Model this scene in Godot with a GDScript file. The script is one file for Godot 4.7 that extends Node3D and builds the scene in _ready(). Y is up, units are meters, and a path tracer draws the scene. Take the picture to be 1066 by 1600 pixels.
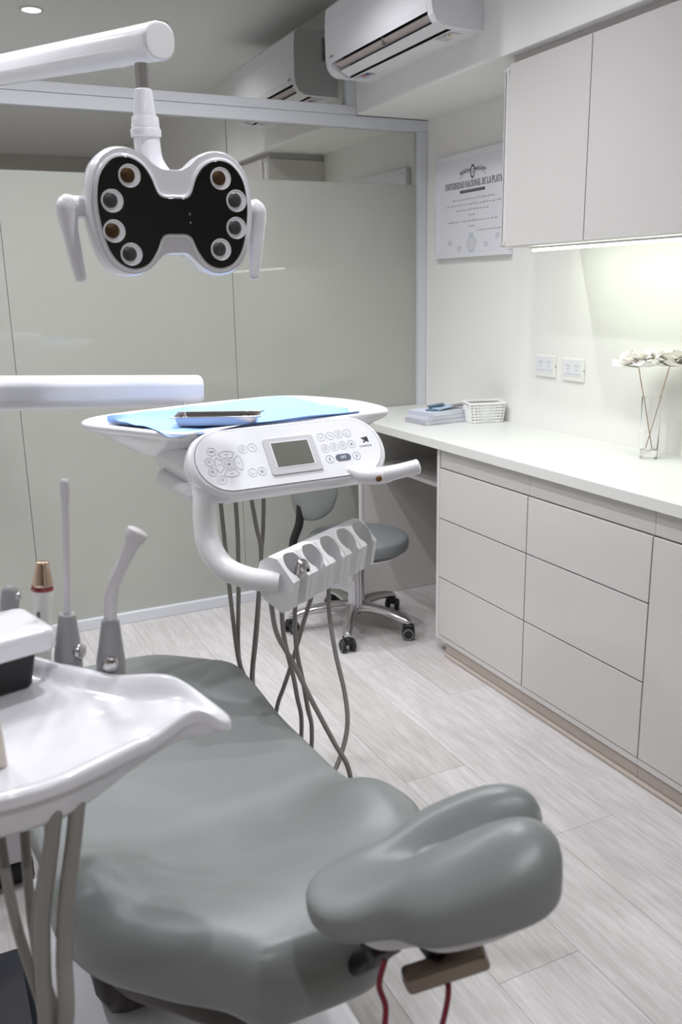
extends Node3D

# ---------------------------------------------------------------- mesh builder
class MB:
	var v := PackedVector3Array()
	var t := PackedInt32Array()
	var uv := PackedVector2Array()
	func add(p: Vector3, u := Vector2.ZERO) -> int:
		v.append(p)
		uv.append(u)
		return v.size() - 1
	func tri(a: int, b: int, c: int) -> void:
		t.append(a)
		t.append(b)
		t.append(c)
	func quad(a: int, b: int, c: int, d: int) -> void:
		tri(a, b, c)
		tri(a, c, d)
	# rows of equal length joined into a surface
	func rows(rs: Array, ring := true, fan0 := false, fan1 := false) -> void:
		var n: int = rs[0].size()
		var base := v.size()
		for i in rs.size():
			for j in n:
				add(rs[i][j], Vector2(float(j) / n, float(i) / rs.size()))
		for i in rs.size() - 1:
			for j in (n if ring else n - 1):
				var k := (j + 1) % n
				quad(base + i * n + j, base + i * n + k, base + (i + 1) * n + k, base + (i + 1) * n + j)
		if fan0:
			fan(rs[0], true)
		if fan1:
			fan(rs[rs.size() - 1], false)
	func fan(ring: Array, flip: bool) -> void:
		var c := Vector3.ZERO
		for p in ring:
			c += p
		c /= ring.size()
		var b := v.size()
		add(c)
		for p in ring:
			add(p)
		var n := ring.size()
		for j in n:
			var k := (j + 1) % n
			if flip:
				tri(b, b + 1 + k, b + 1 + j)
			else:
				tri(b, b + 1 + j, b + 1 + k)
	func append(o: MB, x := Transform3D.IDENTITY) -> void:
		var b := v.size()
		for i in o.v.size():
			add(x * o.v[i], o.uv[i])
		for i in o.t:
			t.append(b + i)
	func mesh(fix := true) -> ArrayMesh:
		var vol := 0.0
		if fix:
			for i in range(0, t.size(), 3):
				vol += v[t[i]].dot(v[t[i + 1]].cross(v[t[i + 2]]))
		if vol > 0.0:
			for i in range(0, t.size(), 3):
				var q := t[i + 1]
				t[i + 1] = t[i + 2]
				t[i + 2] = q
		var nn := PackedVector3Array()
		nn.resize(v.size())
		for i in range(0, t.size(), 3):
			var a := v[t[i]]
			var f := (v[t[i + 2]] - a).cross(v[t[i + 1]] - a)
			nn[t[i]] += f
			nn[t[i + 1]] += f
			nn[t[i + 2]] += f
		for i in nn.size():
			nn[i] = nn[i].normalized() if nn[i].length_squared() > 1e-24 else Vector3.UP
		var arr := []
		arr.resize(Mesh.ARRAY_MAX)
		arr[Mesh.ARRAY_VERTEX] = v
		arr[Mesh.ARRAY_NORMAL] = nn
		arr[Mesh.ARRAY_TEX_UV] = uv
		arr[Mesh.ARRAY_INDEX] = t
		var m := ArrayMesh.new()
		m.add_surface_from_arrays(Mesh.PRIMITIVE_TRIANGLES, arr)
		return m

# ---------------------------------------------------------------- shapes
var box_cache := {}
func bbox(size: Vector3, r := 0.002) -> ArrayMesh:
	var key := str(size.snapped(Vector3.ONE * 0.0002)) + str(r)
	if box_cache.has(key):
		return box_cache[key]
	var m := bbox_mb(size, r).mesh()
	box_cache[key] = m
	return m

func bbox_mb(size: Vector3, r := 0.002, o := Vector3.ZERO) -> MB:
	var h := size * 0.5
	r = minf(r, minf(h.x, minf(h.y, h.z)) * 0.9)
	var b := MB.new()
	# slabs of rings around y with rounded corners
	var cs := []
	for q in [[1, 1, 0.0], [-1, 1, PI / 2], [-1, -1, PI], [1, -1, PI * 1.5]]:
		for k in 3:
			cs.append([q[0], q[1], q[2] + PI / 4 * k])
	var rs := []
	for lv in [[-h.y, r], [-h.y + r * 0.3, r * 0.3], [-h.y + r, 0.0], [h.y - r, 0.0], [h.y - r * 0.3, r * 0.3], [h.y, r]]:
		var ring := []
		for c in cs:
			var rr: float = r - lv[1]
			ring.append(o + Vector3(c[0] * (h.x - r) + cos(c[2]) * rr, lv[0], c[1] * (h.z - r) + sin(c[2]) * rr))
		rs.append(ring)
	b.rows(rs, true, true, true)
	return b

# a rounded box with flat faces: separate faces so that shading stays flat
func fbox_mb(size: Vector3, r := 0.002, o := Vector3.ZERO) -> MB:
	var h := size * 0.5
	r = minf(r, minf(h.x, minf(h.y, h.z)) * 0.45)
	var b := MB.new()
	var id := {}
	for sx in [-1, 1]:
		for sy in [-1, 1]:
			for sz in [-1, 1]:
				for ax in 3:
					var p := Vector3(sx * (h.x - r), sy * (h.y - r), sz * (h.z - r))
					p[ax] = [sx, sy, sz][ax] * h[ax]
					id[[sx, sy, sz, ax]] = b.add(o + p)
	for ax in 3:
		for s in [-1, 1]:
			var q := []
			for e in [[-1, -1], [1, -1], [1, 1], [-1, 1]]:
				var c := [0, 0, 0, ax]
				c[ax] = s
				c[(ax + 1) % 3] = e[0]
				c[(ax + 2) % 3] = e[1]
				q.append(id[c])
			if s > 0:
				b.quad(q[0], q[3], q[2], q[1])
			else:
				b.quad(q[0], q[1], q[2], q[3])
	for ax in 3:
		var u := (ax + 1) % 3
		var w := (ax + 2) % 3
		for su in [-1, 1]:
			for sw in [-1, 1]:
				var c := [0, 0, 0, 0]
				c[u] = su
				c[w] = sw
				var c0 := c.duplicate()
				var c1 := c.duplicate()
				c0[ax] = -1
				c1[ax] = 1
				var k0 := [id[[c0[0], c0[1], c0[2], u]], id[[c1[0], c1[1], c1[2], u]], id[[c1[0], c1[1], c1[2], w]], id[[c0[0], c0[1], c0[2], w]]]
				if su * sw > 0:
					b.quad(k0[0], k0[1], k0[2], k0[3])
				else:
					b.quad(k0[0], k0[3], k0[2], k0[1])
	for sx in [-1, 1]:
		for sy in [-1, 1]:
			for sz in [-1, 1]:
				var a: int = id[[sx, sy, sz, 0]]
				var e: int = id[[sx, sy, sz, 1]]
				var g: int = id[[sx, sy, sz, 2]]
				if sx * sy * sz > 0:
					b.tri(a, g, e)
				else:
					b.tri(a, e, g)
	return b

var fcache := {}
# flat-faced bevelled box whose normals follow the faces (44 triangles)
func fbox(size: Vector3, r := 0.0015) -> ArrayMesh:
	var key := str(size.snapped(Vector3.ONE * 0.0002)) + "_%f" % r
	if not fcache.has(key):
		var b := fbox_mb(size, r)
		var m := b.mesh()
		var arr := m.surface_get_arrays(0)
		var nn: PackedVector3Array = arr[Mesh.ARRAY_NORMAL]
		for i in nn.size():
			var n := nn[i]
			var ax := n.abs().max_axis_index()
			var o := Vector3.ZERO
			o[ax] = signf(n[ax])
			nn[i] = o
		arr[Mesh.ARRAY_NORMAL] = nn
		var m2 := ArrayMesh.new()
		m2.add_surface_from_arrays(Mesh.PRIMITIVE_TRIANGLES, arr)
		fcache[key] = m2
	return fcache[key]

func spline(ps: Array, n := 6, closed := false) -> Array:
	var out := []
	var c := ps.size()
	for i in (c if closed else c - 1):
		var p0 = ps[(i - 1 + c) % c] if closed or i > 0 else ps[i] * 2.0 - ps[i + 1]
		var p1 = ps[i]
		var p2 = ps[(i + 1) % c]
		var p3 = ps[(i + 2) % c] if closed or i + 2 < c else p2 * 2.0 - p1
		for k in n:
			var f := float(k) / n
			out.append(0.5 * (2.0 * p1 + (p2 - p0) * f + (2.0 * p0 - 5.0 * p1 + 4.0 * p2 - p3) * f * f + (3.0 * p1 - p0 - 3.0 * p2 + p3) * f * f * f))
	if not closed:
		out.append(ps[c - 1])
	return out

# swept round bar; radii are one per control point or a single number
func tube_mb(ps: Array, radii, sides := 14, n := 6, round_ends := 0.0) -> MB:
	var pts := spline(ps, n)
	var rs := []
	for i in pts.size():
		if radii is Array:
			var f := float(i) / n
			var k := mini(int(f), radii.size() - 2)
			rs.append(lerpf(radii[k], radii[k + 1], clampf(f - k, 0.0, 1.0)))
		else:
			rs.append(float(radii))
	var b := MB.new()
	var rings := []
	var side := Vector3.UP
	for i in pts.size():
		var d: Vector3 = (pts[mini(i + 1, pts.size() - 1)] - pts[maxi(i - 1, 0)]).normalized()
		if i == 0:
			side = d.cross(Vector3(0.31, 0.2, 0.93)).normalized()
		side = (side - d * side.dot(d)).normalized()
		var up := d.cross(side)
		var offs := [[0.0, 1.0]]
		if round_ends > 0.0 and i == 0:
			offs = [[-1.0, 0.25], [-0.85, 0.6], [-0.5, 0.88], [0.0, 1.0]]
		elif round_ends > 0.0 and i == pts.size() - 1:
			offs = [[0.0, 1.0], [0.5, 0.88], [0.85, 0.6], [1.0, 0.25]]
		for o in offs:
			var ring := []
			for j in sides:
				var a := TAU * j / sides
				ring.append(pts[i] + d * (o[0] * rs[i] * round_ends) + (side * cos(a) + up * sin(a)) * rs[i] * o[1])
			rings.append(ring)
	b.rows(rings, true, true, true)
	return b

func tube(ps: Array, radii, sides := 14, n := 6, round_ends := 0.0) -> ArrayMesh:
	return tube_mb(ps, radii, sides, n, round_ends).mesh()

# turned shape: profile of (radius, height); a point given twice makes a sharp edge
func lathe_mb(profile: Array, sides := 28) -> MB:
	var b := MB.new()
	var seg := []
	for i in profile.size():
		var p: Vector2 = profile[i]
		if seg.size() and i > 0 and profile[i - 1] == p:
			if seg.size() > 1:
				b.rows(seg, true)
			seg = []
		var ring := []
		for j in sides:
			var a := TAU * j / sides
			ring.append(Vector3(cos(a) * p.x, p.y, sin(a) * p.x))
		seg.append(ring)
	if seg.size() > 1:
		b.rows(seg, true)
	return b

func lathe(profile: Array, sides := 28) -> ArrayMesh:
	return lathe_mb(profile, sides).mesh()

func inset(o: Array, d: float) -> Array:
	# moves every point of a counter-clockwise outline inwards by d
	var out := []
	var n := o.size()
	for i in n:
		var a: Vector2 = (o[i] - o[(i - 1 + n) % n]).normalized()
		var b: Vector2 = (o[(i + 1) % n] - o[i]).normalized()
		var m: Vector2 = (Vector2(-a.y, a.x) + Vector2(-b.y, b.x))
		m = m.normalized()
		out.append(o[i] + m * d)
	return out

func ccw(o: Array) -> Array:
	var s := 0.0
	for i in o.size():
		s += o[i].cross(o[(i + 1) % o.size()])
	if s < 0.0:
		o = o.duplicate()
		o.reverse()
	return o

# outline in x and y pushed along z from 0 to depth, front (and back) edges rounded by bevel
func extrude_mb(outline: Array, depth: float, bevel := 0.0, back_bevel := 0.0, steps := 4) -> MB:
	var o := ccw(outline)
	var b := MB.new()
	var lv := []
	if back_bevel > 0.0:
		for k in steps:
			var a := PI / 2 * k / steps
			lv.append([back_bevel * (1.0 - sin(a)), back_bevel * (1.0 - cos(a))])
	lv.reverse()
	lv = []
	if back_bevel > 0.0:
		for k in steps + 1:
			var a := PI / 2 * k / steps
			lv.append([back_bevel * (1.0 - sin(a)), back_bevel * (1.0 - cos(a))])
	else:
		lv.append([0.0, 0.0])
	if bevel > 0.0:
		for k in steps + 1:
			var a := PI / 2 * k / steps
			lv.append([bevel * (1.0 - cos(a)), depth - bevel + bevel * sin(a)])
	else:
		lv.append([0.0, depth])
	var rs := []
	for l in lv:
		var q: Array = inset(o, l[0]) if l[0] > 0.0 else o
		var ring := []
		for p in q:
			ring.append(Vector3(p.x, p.y, l[1]))
		rs.append(ring)
	b.rows(rs, true)
	for e in [0, rs.size() - 1]:
		var flat := PackedVector2Array()
		for p in rs[e]:
			flat.append(Vector2(p.x, p.y))
		var ix := Geometry2D.triangulate_polygon(flat)
		var base := b.v.size()
		for p in rs[e]:
			b.add(p, Vector2(p.x, -p.y))
		for i in range(0, ix.size(), 3):
			var A := flat[ix[i]]
			var up: bool = (flat[ix[i + 1]] - A).cross(flat[ix[i + 2]] - A) > 0.0
			if up == (e != 0):
				b.tri(base + ix[i], base + ix[i + 1], base + ix[i + 2])
			else:
				b.tri(base + ix[i], base + ix[i + 2], base + ix[i + 1])
	return b

func extrude(outline: Array, depth: float, bevel := 0.0, back_bevel := 0.0, steps := 4) -> ArrayMesh:
	return extrude_mb(outline, depth, bevel, back_bevel, steps).mesh()

func rrect(w: float, h: float, r: float, n := 6) -> Array:
	var o := []
	for q in [[1, 1, 0], [-1, 1, 1], [-1, -1, 2], [1, -1, 3]]:
		for k in n + 1:
			var a: float = PI / 2 * (q[2] + float(k) / n)
			o.append(Vector2(q[0] * (w / 2 - r) + cos(a) * r, q[1] * (h / 2 - r) + sin(a) * r))
	return o

func disc(r: float, n := 20) -> Array:
	var o := []
	for k in n:
		o.append(Vector2(cos(TAU * k / n), sin(TAU * k / n)) * r)
	return o

# cushion over a star-shaped outline radius(angle); bend(x, z, t) lifts its points; t runs from 1 on the top to -1 underneath
func pillow(radius: Callable, thick: float, e: float, bend: Callable, sides := 64, steps := 22) -> ArrayMesh:
	var b := MB.new()
	var rs := []
	for i in range(1, steps):
		var ph := PI * i / steps
		var rho := pow(sin(ph), e)
		var y := thick * 0.5 * signf(cos(ph)) * pow(absf(cos(ph)), e)
		var ring := []
		for j in sides:
			var a := TAU * j / sides
			var r: float = radius.call(a) * rho
			var p := Vector3(cos(a) * r, y, sin(a) * r)
			p.y += bend.call(p.x, p.z, y / (thick * 0.5))
			ring.append(p)
		rs.append(ring)
	b.rows(rs, true)
	for e2 in [0, rs.size() - 1]:
		# close the middle with finer rings so that the bend stays smooth
		var inner := []
		for f in [1.0, 0.75, 0.5, 0.25]:
			var ring := []
			for p in rs[e2]:
				var q := Vector3(p.x * f, 0.0, p.z * f)
				q.y = thick * 0.5 * (1.0 if e2 == 0 else -1.0) + bend.call(q.x, q.z, 1.0 if e2 == 0 else -1.0)
				if f == 1.0:
					q = p
				ring.append(q)
			inner.append(ring)
		if e2 == 0:
			inner.reverse()
			b.rows(inner, true, true, false)
		else:
			b.rows(inner, true, false, true)
	return b.mesh()

# dish or body from a horizontal outline: list of [inset, height] pairs from the bottom middle round to the inside middle
func dish_mb(outline: Array, levels: Array) -> MB:
	var c := Vector2.ZERO
	for p in outline:
		c += p
	c /= outline.size()
	var rs := []
	for l in levels:
		var ring := []
		for p in outline:
			var q: Vector2 = p - c
			var k: float = maxf(0.02, 1.0 - l[0] / q.length()) * (l[2] if l.size() > 2 else 1.0)
			ring.append(Vector3(c.x + q.x * k, l[1], c.y + q.y * k))
		rs.append(ring)
	var b := MB.new()
	b.rows(rs, true, true, true)
	return b

# ---------------------------------------------------------------- nodes
var taken := {}
func numbered(n: String) -> String:
	if not taken.has(n):
		taken[n] = 0
		return n
	taken[n] += 1
	return "%s_%03d" % [n, taken[n]]

func tag(o: Node, label: String, category := "", group := "", kind := "") -> void:
	if label != "":
		o.set_meta("label", label)
	if category != "":
		o.set_meta("category", category)
	if group != "":
		o.set_meta("group", group)
	if kind != "":
		o.set_meta("kind", kind)

func thing(n: String, label: String, category: String, at := Vector3.ZERO, turn := Basis.IDENTITY, group := "") -> Node3D:
	var o := Node3D.new()
	o.name = numbered(n)
	add_child(o)
	o.transform = Transform3D(turn, at)
	tag(o, label, category, group)
	return o

func structure(n: String, label: String) -> Node3D:
	var o := Node3D.new()
	o.name = numbered(n)
	add_child(o)
	tag(o, label, "", "", "structure")
	return o

func part(parent: Node, n: String, m: Mesh, mt: Material, at := Vector3.ZERO, turn := Basis.IDENTITY, label := "") -> MeshInstance3D:
	var o := MeshInstance3D.new()
	o.name = n
	o.mesh = m
	o.material_override = mt
	o.transform = Transform3D(turn, at)
	parent.add_child(o, true)
	if label != "":
		o.set_meta("label", label)
	return o

func single(n: String, label: String, category: String, m: Mesh, mt: Material, at := Vector3.ZERO, turn := Basis.IDENTITY, group := "") -> MeshInstance3D:
	var o := part(self, numbered(n), m, mt, at, turn)
	tag(o, label, category, group)
	return o

func rgb(r: int, g: int, b: int, a := 1.0) -> Color:
	return Color(r / 255.0, g / 255.0, b / 255.0, a)

func mat(c: Color, rough := 0.5, metal := 0.0, spec := 0.5, coat := 0.0) -> StandardMaterial3D:
	var m := StandardMaterial3D.new()
	m.albedo_color = c
	m.roughness = rough
	m.metallic = metal
	m.metallic_specular = spec
	if coat > 0.0:
		m.clearcoat_enabled = true
		m.clearcoat = coat
		m.clearcoat_roughness = 0.03
	return m

func glow(c: Color, e: float) -> StandardMaterial3D:
	var m := mat(c, 0.5)
	m.emission_enabled = true
	m.emission = c
	m.emission_energy_multiplier = e
	return m

func noise_tex(size: int, freq: float, lo: Color, hi: Color, sd: int, octaves := 4) -> NoiseTexture2D:
	var n := FastNoiseLite.new()
	n.seed = sd
	n.frequency = freq
	n.fractal_octaves = octaves
	var t := NoiseTexture2D.new()
	t.width = size
	t.height = size
	t.seamless = true
	t.noise = n
	var g := Gradient.new()
	g.set_color(0, lo)
	g.set_color(1, hi)
	t.color_ramp = g
	return t

func text(s: String, h: float, bold := false, serif := false) -> TextMesh:
	var m := TextMesh.new()
	var f := SystemFont.new()
	f.font_names = PackedStringArray(["Droid Serif" if serif else "Droid Sans"])
	f.font_weight = 700 if bold else 400
	m.font = f
	m.text = s
	m.font_size = 32
	m.pixel_size = h / 32.0
	m.depth = 0.0006
	m.curve_step = 2.0
	return m

func aim(a: Vector3, b: Vector3) -> Basis:
	# y axis from a to b
	var y := (b - a).normalized()
	var x := y.cross(Vector3(0.13, 0.05, 0.99)).normalized()
	return Basis(x, y, x.cross(y))

var M := {}
const XR := 2.299
const XS := 1.928
const ZB := -3.805
const CEIL := 2.70

# ================================================================ scene
func _ready() -> void:
	camera_and_light()
	materials()
	print("shell")
	shell()
	partition()
	cabinets()
	print("chair")
	dental_chair()
	delivery_unit()
	operating_light()
	assistant_unit()
	print("rest")
	stool()
	air_conditioner()
	wall_things()
	counter_things()

func camera_and_light() -> void:
	var cam := Camera3D.new()
	cam.name = "camera"
	add_child(cam)
	var at := CameraAttributesPhysical.new()
	at.frustum_focal_length = 30.054
	at.frustum_focus_distance = 2.3
	at.exposure_aperture = 5.6
	at.frustum_near = 0.05
	at.frustum_far = 50.0
	cam.attributes = at
	# frame height is 1.1646 times the distance: 60.43 degrees
	cam.fov = 60.432
	cam.transform = Transform3D(Basis(Vector3(0.8993, -0.0178, 0.4370), Vector3(0.1230, 0.9689, -0.2146), Vector3(-0.4196, 0.2467, 0.8735)).orthonormalized(), Vector3(0, 1.45, 0))
	cam.current = true
	var env := Environment.new()
	env.background_mode = Environment.BG_COLOR
	env.background_color = Color(0.0, 0.0, 0.0)
	env.tonemap_mode = Environment.TONE_MAPPER_LINEAR
	env.tonemap_exposure = 1.0
	env.sdfgi_enabled = true
	env.ssao_enabled = true
	env.ssil_enabled = true
	var we := WorldEnvironment.new()
	we.name = "world_environment"
	we.environment = env
	add_child(we)

func materials() -> void:
	M.wall = mat(rgb(238, 237, 234), 0.6, 0.0, 0.35)
	M.ceiling = mat(rgb(236, 236, 234), 0.8)
	M.rear = mat(rgb(196, 192, 187), 0.7)
	M.wood = mat(rgb(104, 72, 46), 0.45)
	M.alu = mat(rgb(214, 217, 222), 0.35, 0.0, 0.5)
	M.frost = mat(rgb(172, 174, 166), 0.35, 0.0, 0.5, 0.9)
	M.mirror = mat(rgb(216, 216, 211), 0.015, 1.0)
	M.cab = mat(rgb(205, 202, 199), 0.42, 0.0, 0.45)
	M.cab_in = M.cab
	M.cab_edge = mat(rgb(214, 212, 210), 0.4)
	M.plinth = mat(rgb(176, 166, 158), 0.5)  # darker than the cabinet fronts: toe-kick shade put into the colour
	M.joint = mat(rgb(70, 64, 60), 0.8)
	M.top = mat(rgb(222, 224, 219), 0.35, 0.0, 0.45)
	M.white = mat(rgb(234, 234, 239), 0.22, 0.0, 0.5, 0.6)
	M.white2 = mat(rgb(228, 228, 230), 0.3, 0.0, 0.5)
	M.ac = mat(rgb(232, 231, 235), 0.3, 0.0, 0.5)
	M.vinyl = mat(rgb(129, 133, 132), 0.36, 0.0, 0.5)
	M.stool = mat(rgb(112, 117, 119), 0.4, 0.0, 0.5)
	M.hose = mat(rgb(138, 135, 131), 0.45)
	M.greyp = mat(rgb(150, 151, 153), 0.45)
	M.chrome = mat(rgb(205, 203, 203), 0.14, 1.0)
	M.steel = mat(rgb(176, 172, 172), 0.2, 1.0)
	M.steel_brown_reflection = mat(rgb(128, 116, 106), 0.22, 1.0)  # steel tinted dark brown to paint in a reflection
	M.shell_shade = mat(rgb(58, 53, 50), 0.5)  # dark tone paints in the shade under the chair
	M.black = mat(rgb(20, 20, 22), 0.4)
	M.black_gloss = mat(rgb(8, 8, 9), 0.06, 0.0, 0.5)
	M.rubber = mat(rgb(34, 34, 36), 0.6)
	M.brown = mat(rgb(120, 86, 52), 0.3, 0.6)
	M.blue = mat(rgb(142, 176, 228), 0.85)
	M.panel = mat(rgb(240, 241, 245), 0.3)
	M.bezel = mat(rgb(208, 209, 212), 0.3)
	M.lcd = mat(rgb(112, 114, 106), 0.12)
	M.ink = mat(rgb(112, 115, 124), 0.5)
	M.ink_light = mat(rgb(160, 162, 171), 0.5)
	M.dark_ink = mat(rgb(58, 55, 56), 0.6)
	M.setkey = mat(rgb(105, 112, 128), 0.4)
	M.socket = mat(rgb(236, 236, 232), 0.3)
	M.paper = mat(rgb(228, 230, 238), 0.7)
	M.red = mat(rgb(122, 18, 44), 0.5)
	M.floor_joint = mat(rgb(176, 172, 170), 0.8)
	M.glass = mat(Color(1.0, 1.0, 1.0, 0.0), 0.01)
	M.glass.refraction_enabled = true
	M.glass.refraction_scale = 0.05
	M.glass.transparency = BaseMaterial3D.TRANSPARENCY_ALPHA
	M.clear_pl = mat(rgb(216, 213, 216, 1.0), 0.3)
	M.clear_pl.backlight_enabled = true
	M.clear_pl.backlight = rgb(120, 119, 122)
	M.flower = mat(rgb(248, 244, 240), 0.8)
	M.twig = mat(rgb(176, 140, 112), 0.7)
	M.water = M.glass
	M.lens_warm = mat(rgb(84, 62, 40), 0.25, 0.5)
	M.lens_cool = mat(rgb(84, 84, 86), 0.25, 0.5)
	M.rubber_blue = mat(rgb(24, 28, 40), 0.5)
	M.wicker = mat(rgb(244, 244, 243), 0.45)
	# fine leather grain on the vinyl
	var hn := noise_tex(256, 0.09, Color.BLACK, Color.WHITE, 11, 3)
	for k in [M.vinyl, M.stool]:
		k.heightmap_enabled = true
		k.heightmap_texture = hn
		k.heightmap_scale = 0.012
		k.uv1_triplanar = true
		k.uv1_scale = Vector3.ONE * 7.0

# ---------------------------------------------------------------- room
func ceiling_lamp(x: float, z: float, label: String) -> void:
	var o := thing("ceiling_downlight", label, "ceiling light", Vector3(x, CEIL, z), Basis.IDENTITY, "round downlights recessed in the ceiling")
	part(o, "trim_ring", lathe([Vector2(0.042, -0.002), Vector2(0.042, -0.006), Vector2(0.048, -0.006), Vector2(0.054, -0.003), Vector2(0.055, 0.0)], 32), M.white2)
	part(o, "diffuser", lathe([Vector2(0.001, -0.0035), Vector2(0.042, -0.003), Vector2(0.042, -0.001), Vector2(0.001, -0.001)], 32), M.lamp)
	var s := SpotLight3D.new()
	s.name = "downlight_beam"
	s.position = Vector3(0, -0.012, 0)
	s.rotation_degrees = Vector3(-90, 0, 0)
	s.spot_angle = 71.0
	s.spot_angle_attenuation = 1.0
	s.spot_range = 12.0
	s.spot_attenuation = 2.0
	s.light_energy = 1.25
	s.light_color = rgb(250, 250, 255)
	s.light_size = 0.04
	s.shadow_enabled = true
	o.add_child(s, true)

func shell() -> void:
	# floor of whitewashed boards
	var fl := structure("floor", "whitewashed pale oak laminate floor boards")
	part(fl, "underlay", fbox(Vector3(4.1, 0.06, 5.5), 0.001), M.floor_joint, Vector3(0.35, -0.0425, -1.2))
	var rng := RandomNumberGenerator.new()
	rng.seed = 5
	var grain := noise_tex(512, 0.012, rgb(196, 194, 193), rgb(222, 221, 221), 3, 6)
	var streak := noise_tex(512, 0.02, rgb(232, 230, 229), rgb(255, 255, 255), 8, 5)
	var boards := []
	for k in 8:
		var m := mat(Color.WHITE.lerp(rgb(240, 237, 235), rng.randf()), 0.42, 0.0, 0.4)
		m.albedo_texture = grain
		m.uv1_triplanar = true
		m.uv1_world_triplanar = true
		m.uv1_scale = Vector3(5.5, 1.0, 0.55)
		m.uv1_offset = Vector3(rng.randf() * 5.0, 0, rng.randf() * 5.0)
		m.detail_enabled = true
		m.detail_albedo = streak
		m.detail_blend_mode = BaseMaterial3D.BLEND_MODE_MUL
		m.detail_uv_layer = BaseMaterial3D.DETAIL_UV_2
		m.uv2_triplanar = true
		m.uv2_world_triplanar = true
		m.uv2_scale = Vector3(17.0, 1.0, 1.1)
		m.uv2_offset = Vector3(rng.randf() * 5.0, 0, rng.randf() * 5.0)
		boards.append(m)
	var w := 0.2170
	var known := {0: -2.06, 1: -1.645, -1: -1.28}
	for c in range(-13, 6):
		var x0 := 1.187 + c * w
		if x0 + w < -1.65 or x0 > 2.29:
			continue
		var xa := maxf(x0, -1.65)
		var xb := minf(x0 + w, 2.298)
		var start: float = known[c] if known.has(c) else -3.8 + rng.randf() * 1.2
		while start > -3.8:
			start -= 1.2
		var z := start
		while z < 1.45:
			var a := maxf(z, -3.83)
			var e := minf(z + 1.2, 1.45)
			if e - a > 0.02:
				var dy := rng.randf() * 0.0002
				part(fl, "floor_board", fbox(Vector3(xb - xa - 0.0006, 0.012, e - a - 0.0006), 0.0004), boards[rng.randi() % 8], Vector3((xa + xb) / 2, -0.006 - dy, (a + e) / 2))
			z += 1.2
	# walls
	var wr := structure("wall_right", "off-white plastered side wall behind the counter")
	part(wr, "plaster", fbox(Vector3(0.1, 2.8, 5.5), 0.001), M.wall, Vector3(XR + 0.05, 1.38, -1.2))
	var wl := structure("wall_left", "white side wall out of view")
	part(wl, "plaster", fbox(Vector3(0.1, 2.8, 5.5), 0.001), M.wall, Vector3(-1.70, 1.38, -1.2))
	var wb := structure("wall_back", "wall behind the glass partition")
	part(wb, "plaster", fbox(Vector3(4.1, 2.8, 0.1), 0.001), M.wall, Vector3(0.3, 1.38, -3.91))
	var wf := structure("wall_front", "taupe wall behind the viewer")
	part(wf, "plaster", fbox(Vector3(4.1, 2.8, 0.1), 0.001), M.rear, Vector3(0.3, 1.38, 1.50))
	var dr := structure("door_1", "brown wooden door behind the viewer")
	part(dr, "door_leaf", fbox(Vector3(0.92, 2.06, 0.04), 0.003), M.wood, Vector3(0.15, 1.032, 1.425))
	part(dr, "door_handle", tube([Vector3(-0.22, 1.02, 1.40), Vector3(-0.22, 1.02, 1.36), Vector3(-0.12, 1.02, 1.355)], 0.009, 10), M.chrome)
	for q in [[Vector3(-0.355, 1.05, 1.43), Vector3(0.07, 2.10, 0.05)], [Vector3(0.655, 1.05, 1.43), Vector3(0.07, 2.10, 0.05)], [Vector3(0.15, 2.125, 1.43), Vector3(1.08, 0.07, 0.05)]]:
		part(dr, "door_frame", fbox(q[1], 0.003), M.wood, q[0])
	var ce := structure("ceiling", "white plasterboard ceiling with a dropped soffit")
	part(ce, "ceiling_board", fbox(Vector3(4.1, 0.1, 5.5), 0.001), M.ceiling, Vector3(0.3, CEIL + 0.05, -1.2))
	part(ce, "soffit", fbox(Vector3(0.40, 0.52, 5.24), 0.004), M.wall, Vector3(XS + 0.20, 2.198 + 0.26, -1.185))
	# downlights at grid points; the unseen rear pair is added for frontal light
	M.lamp = glow(rgb(255, 252, 250), 9.0)
	var names := [["leftmost", "second from the left", "third from the left", "rightmost"], ["by the glass wall", "one row out from the glass wall", "in the third row", "in the fourth row", "added behind the viewer for frontal light"]]
	for i in 4:
		for j in 5:
			if j == 2 and i != 2 or j == 3 or j == 4 and (i == 0 or i == 3):
				continue
			ceiling_lamp(-0.47 + i * 0.58, -3.03 + j * 0.86, "round recessed ceiling downlight, %s, %s" % [names[0][i], names[1][j]])

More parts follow.
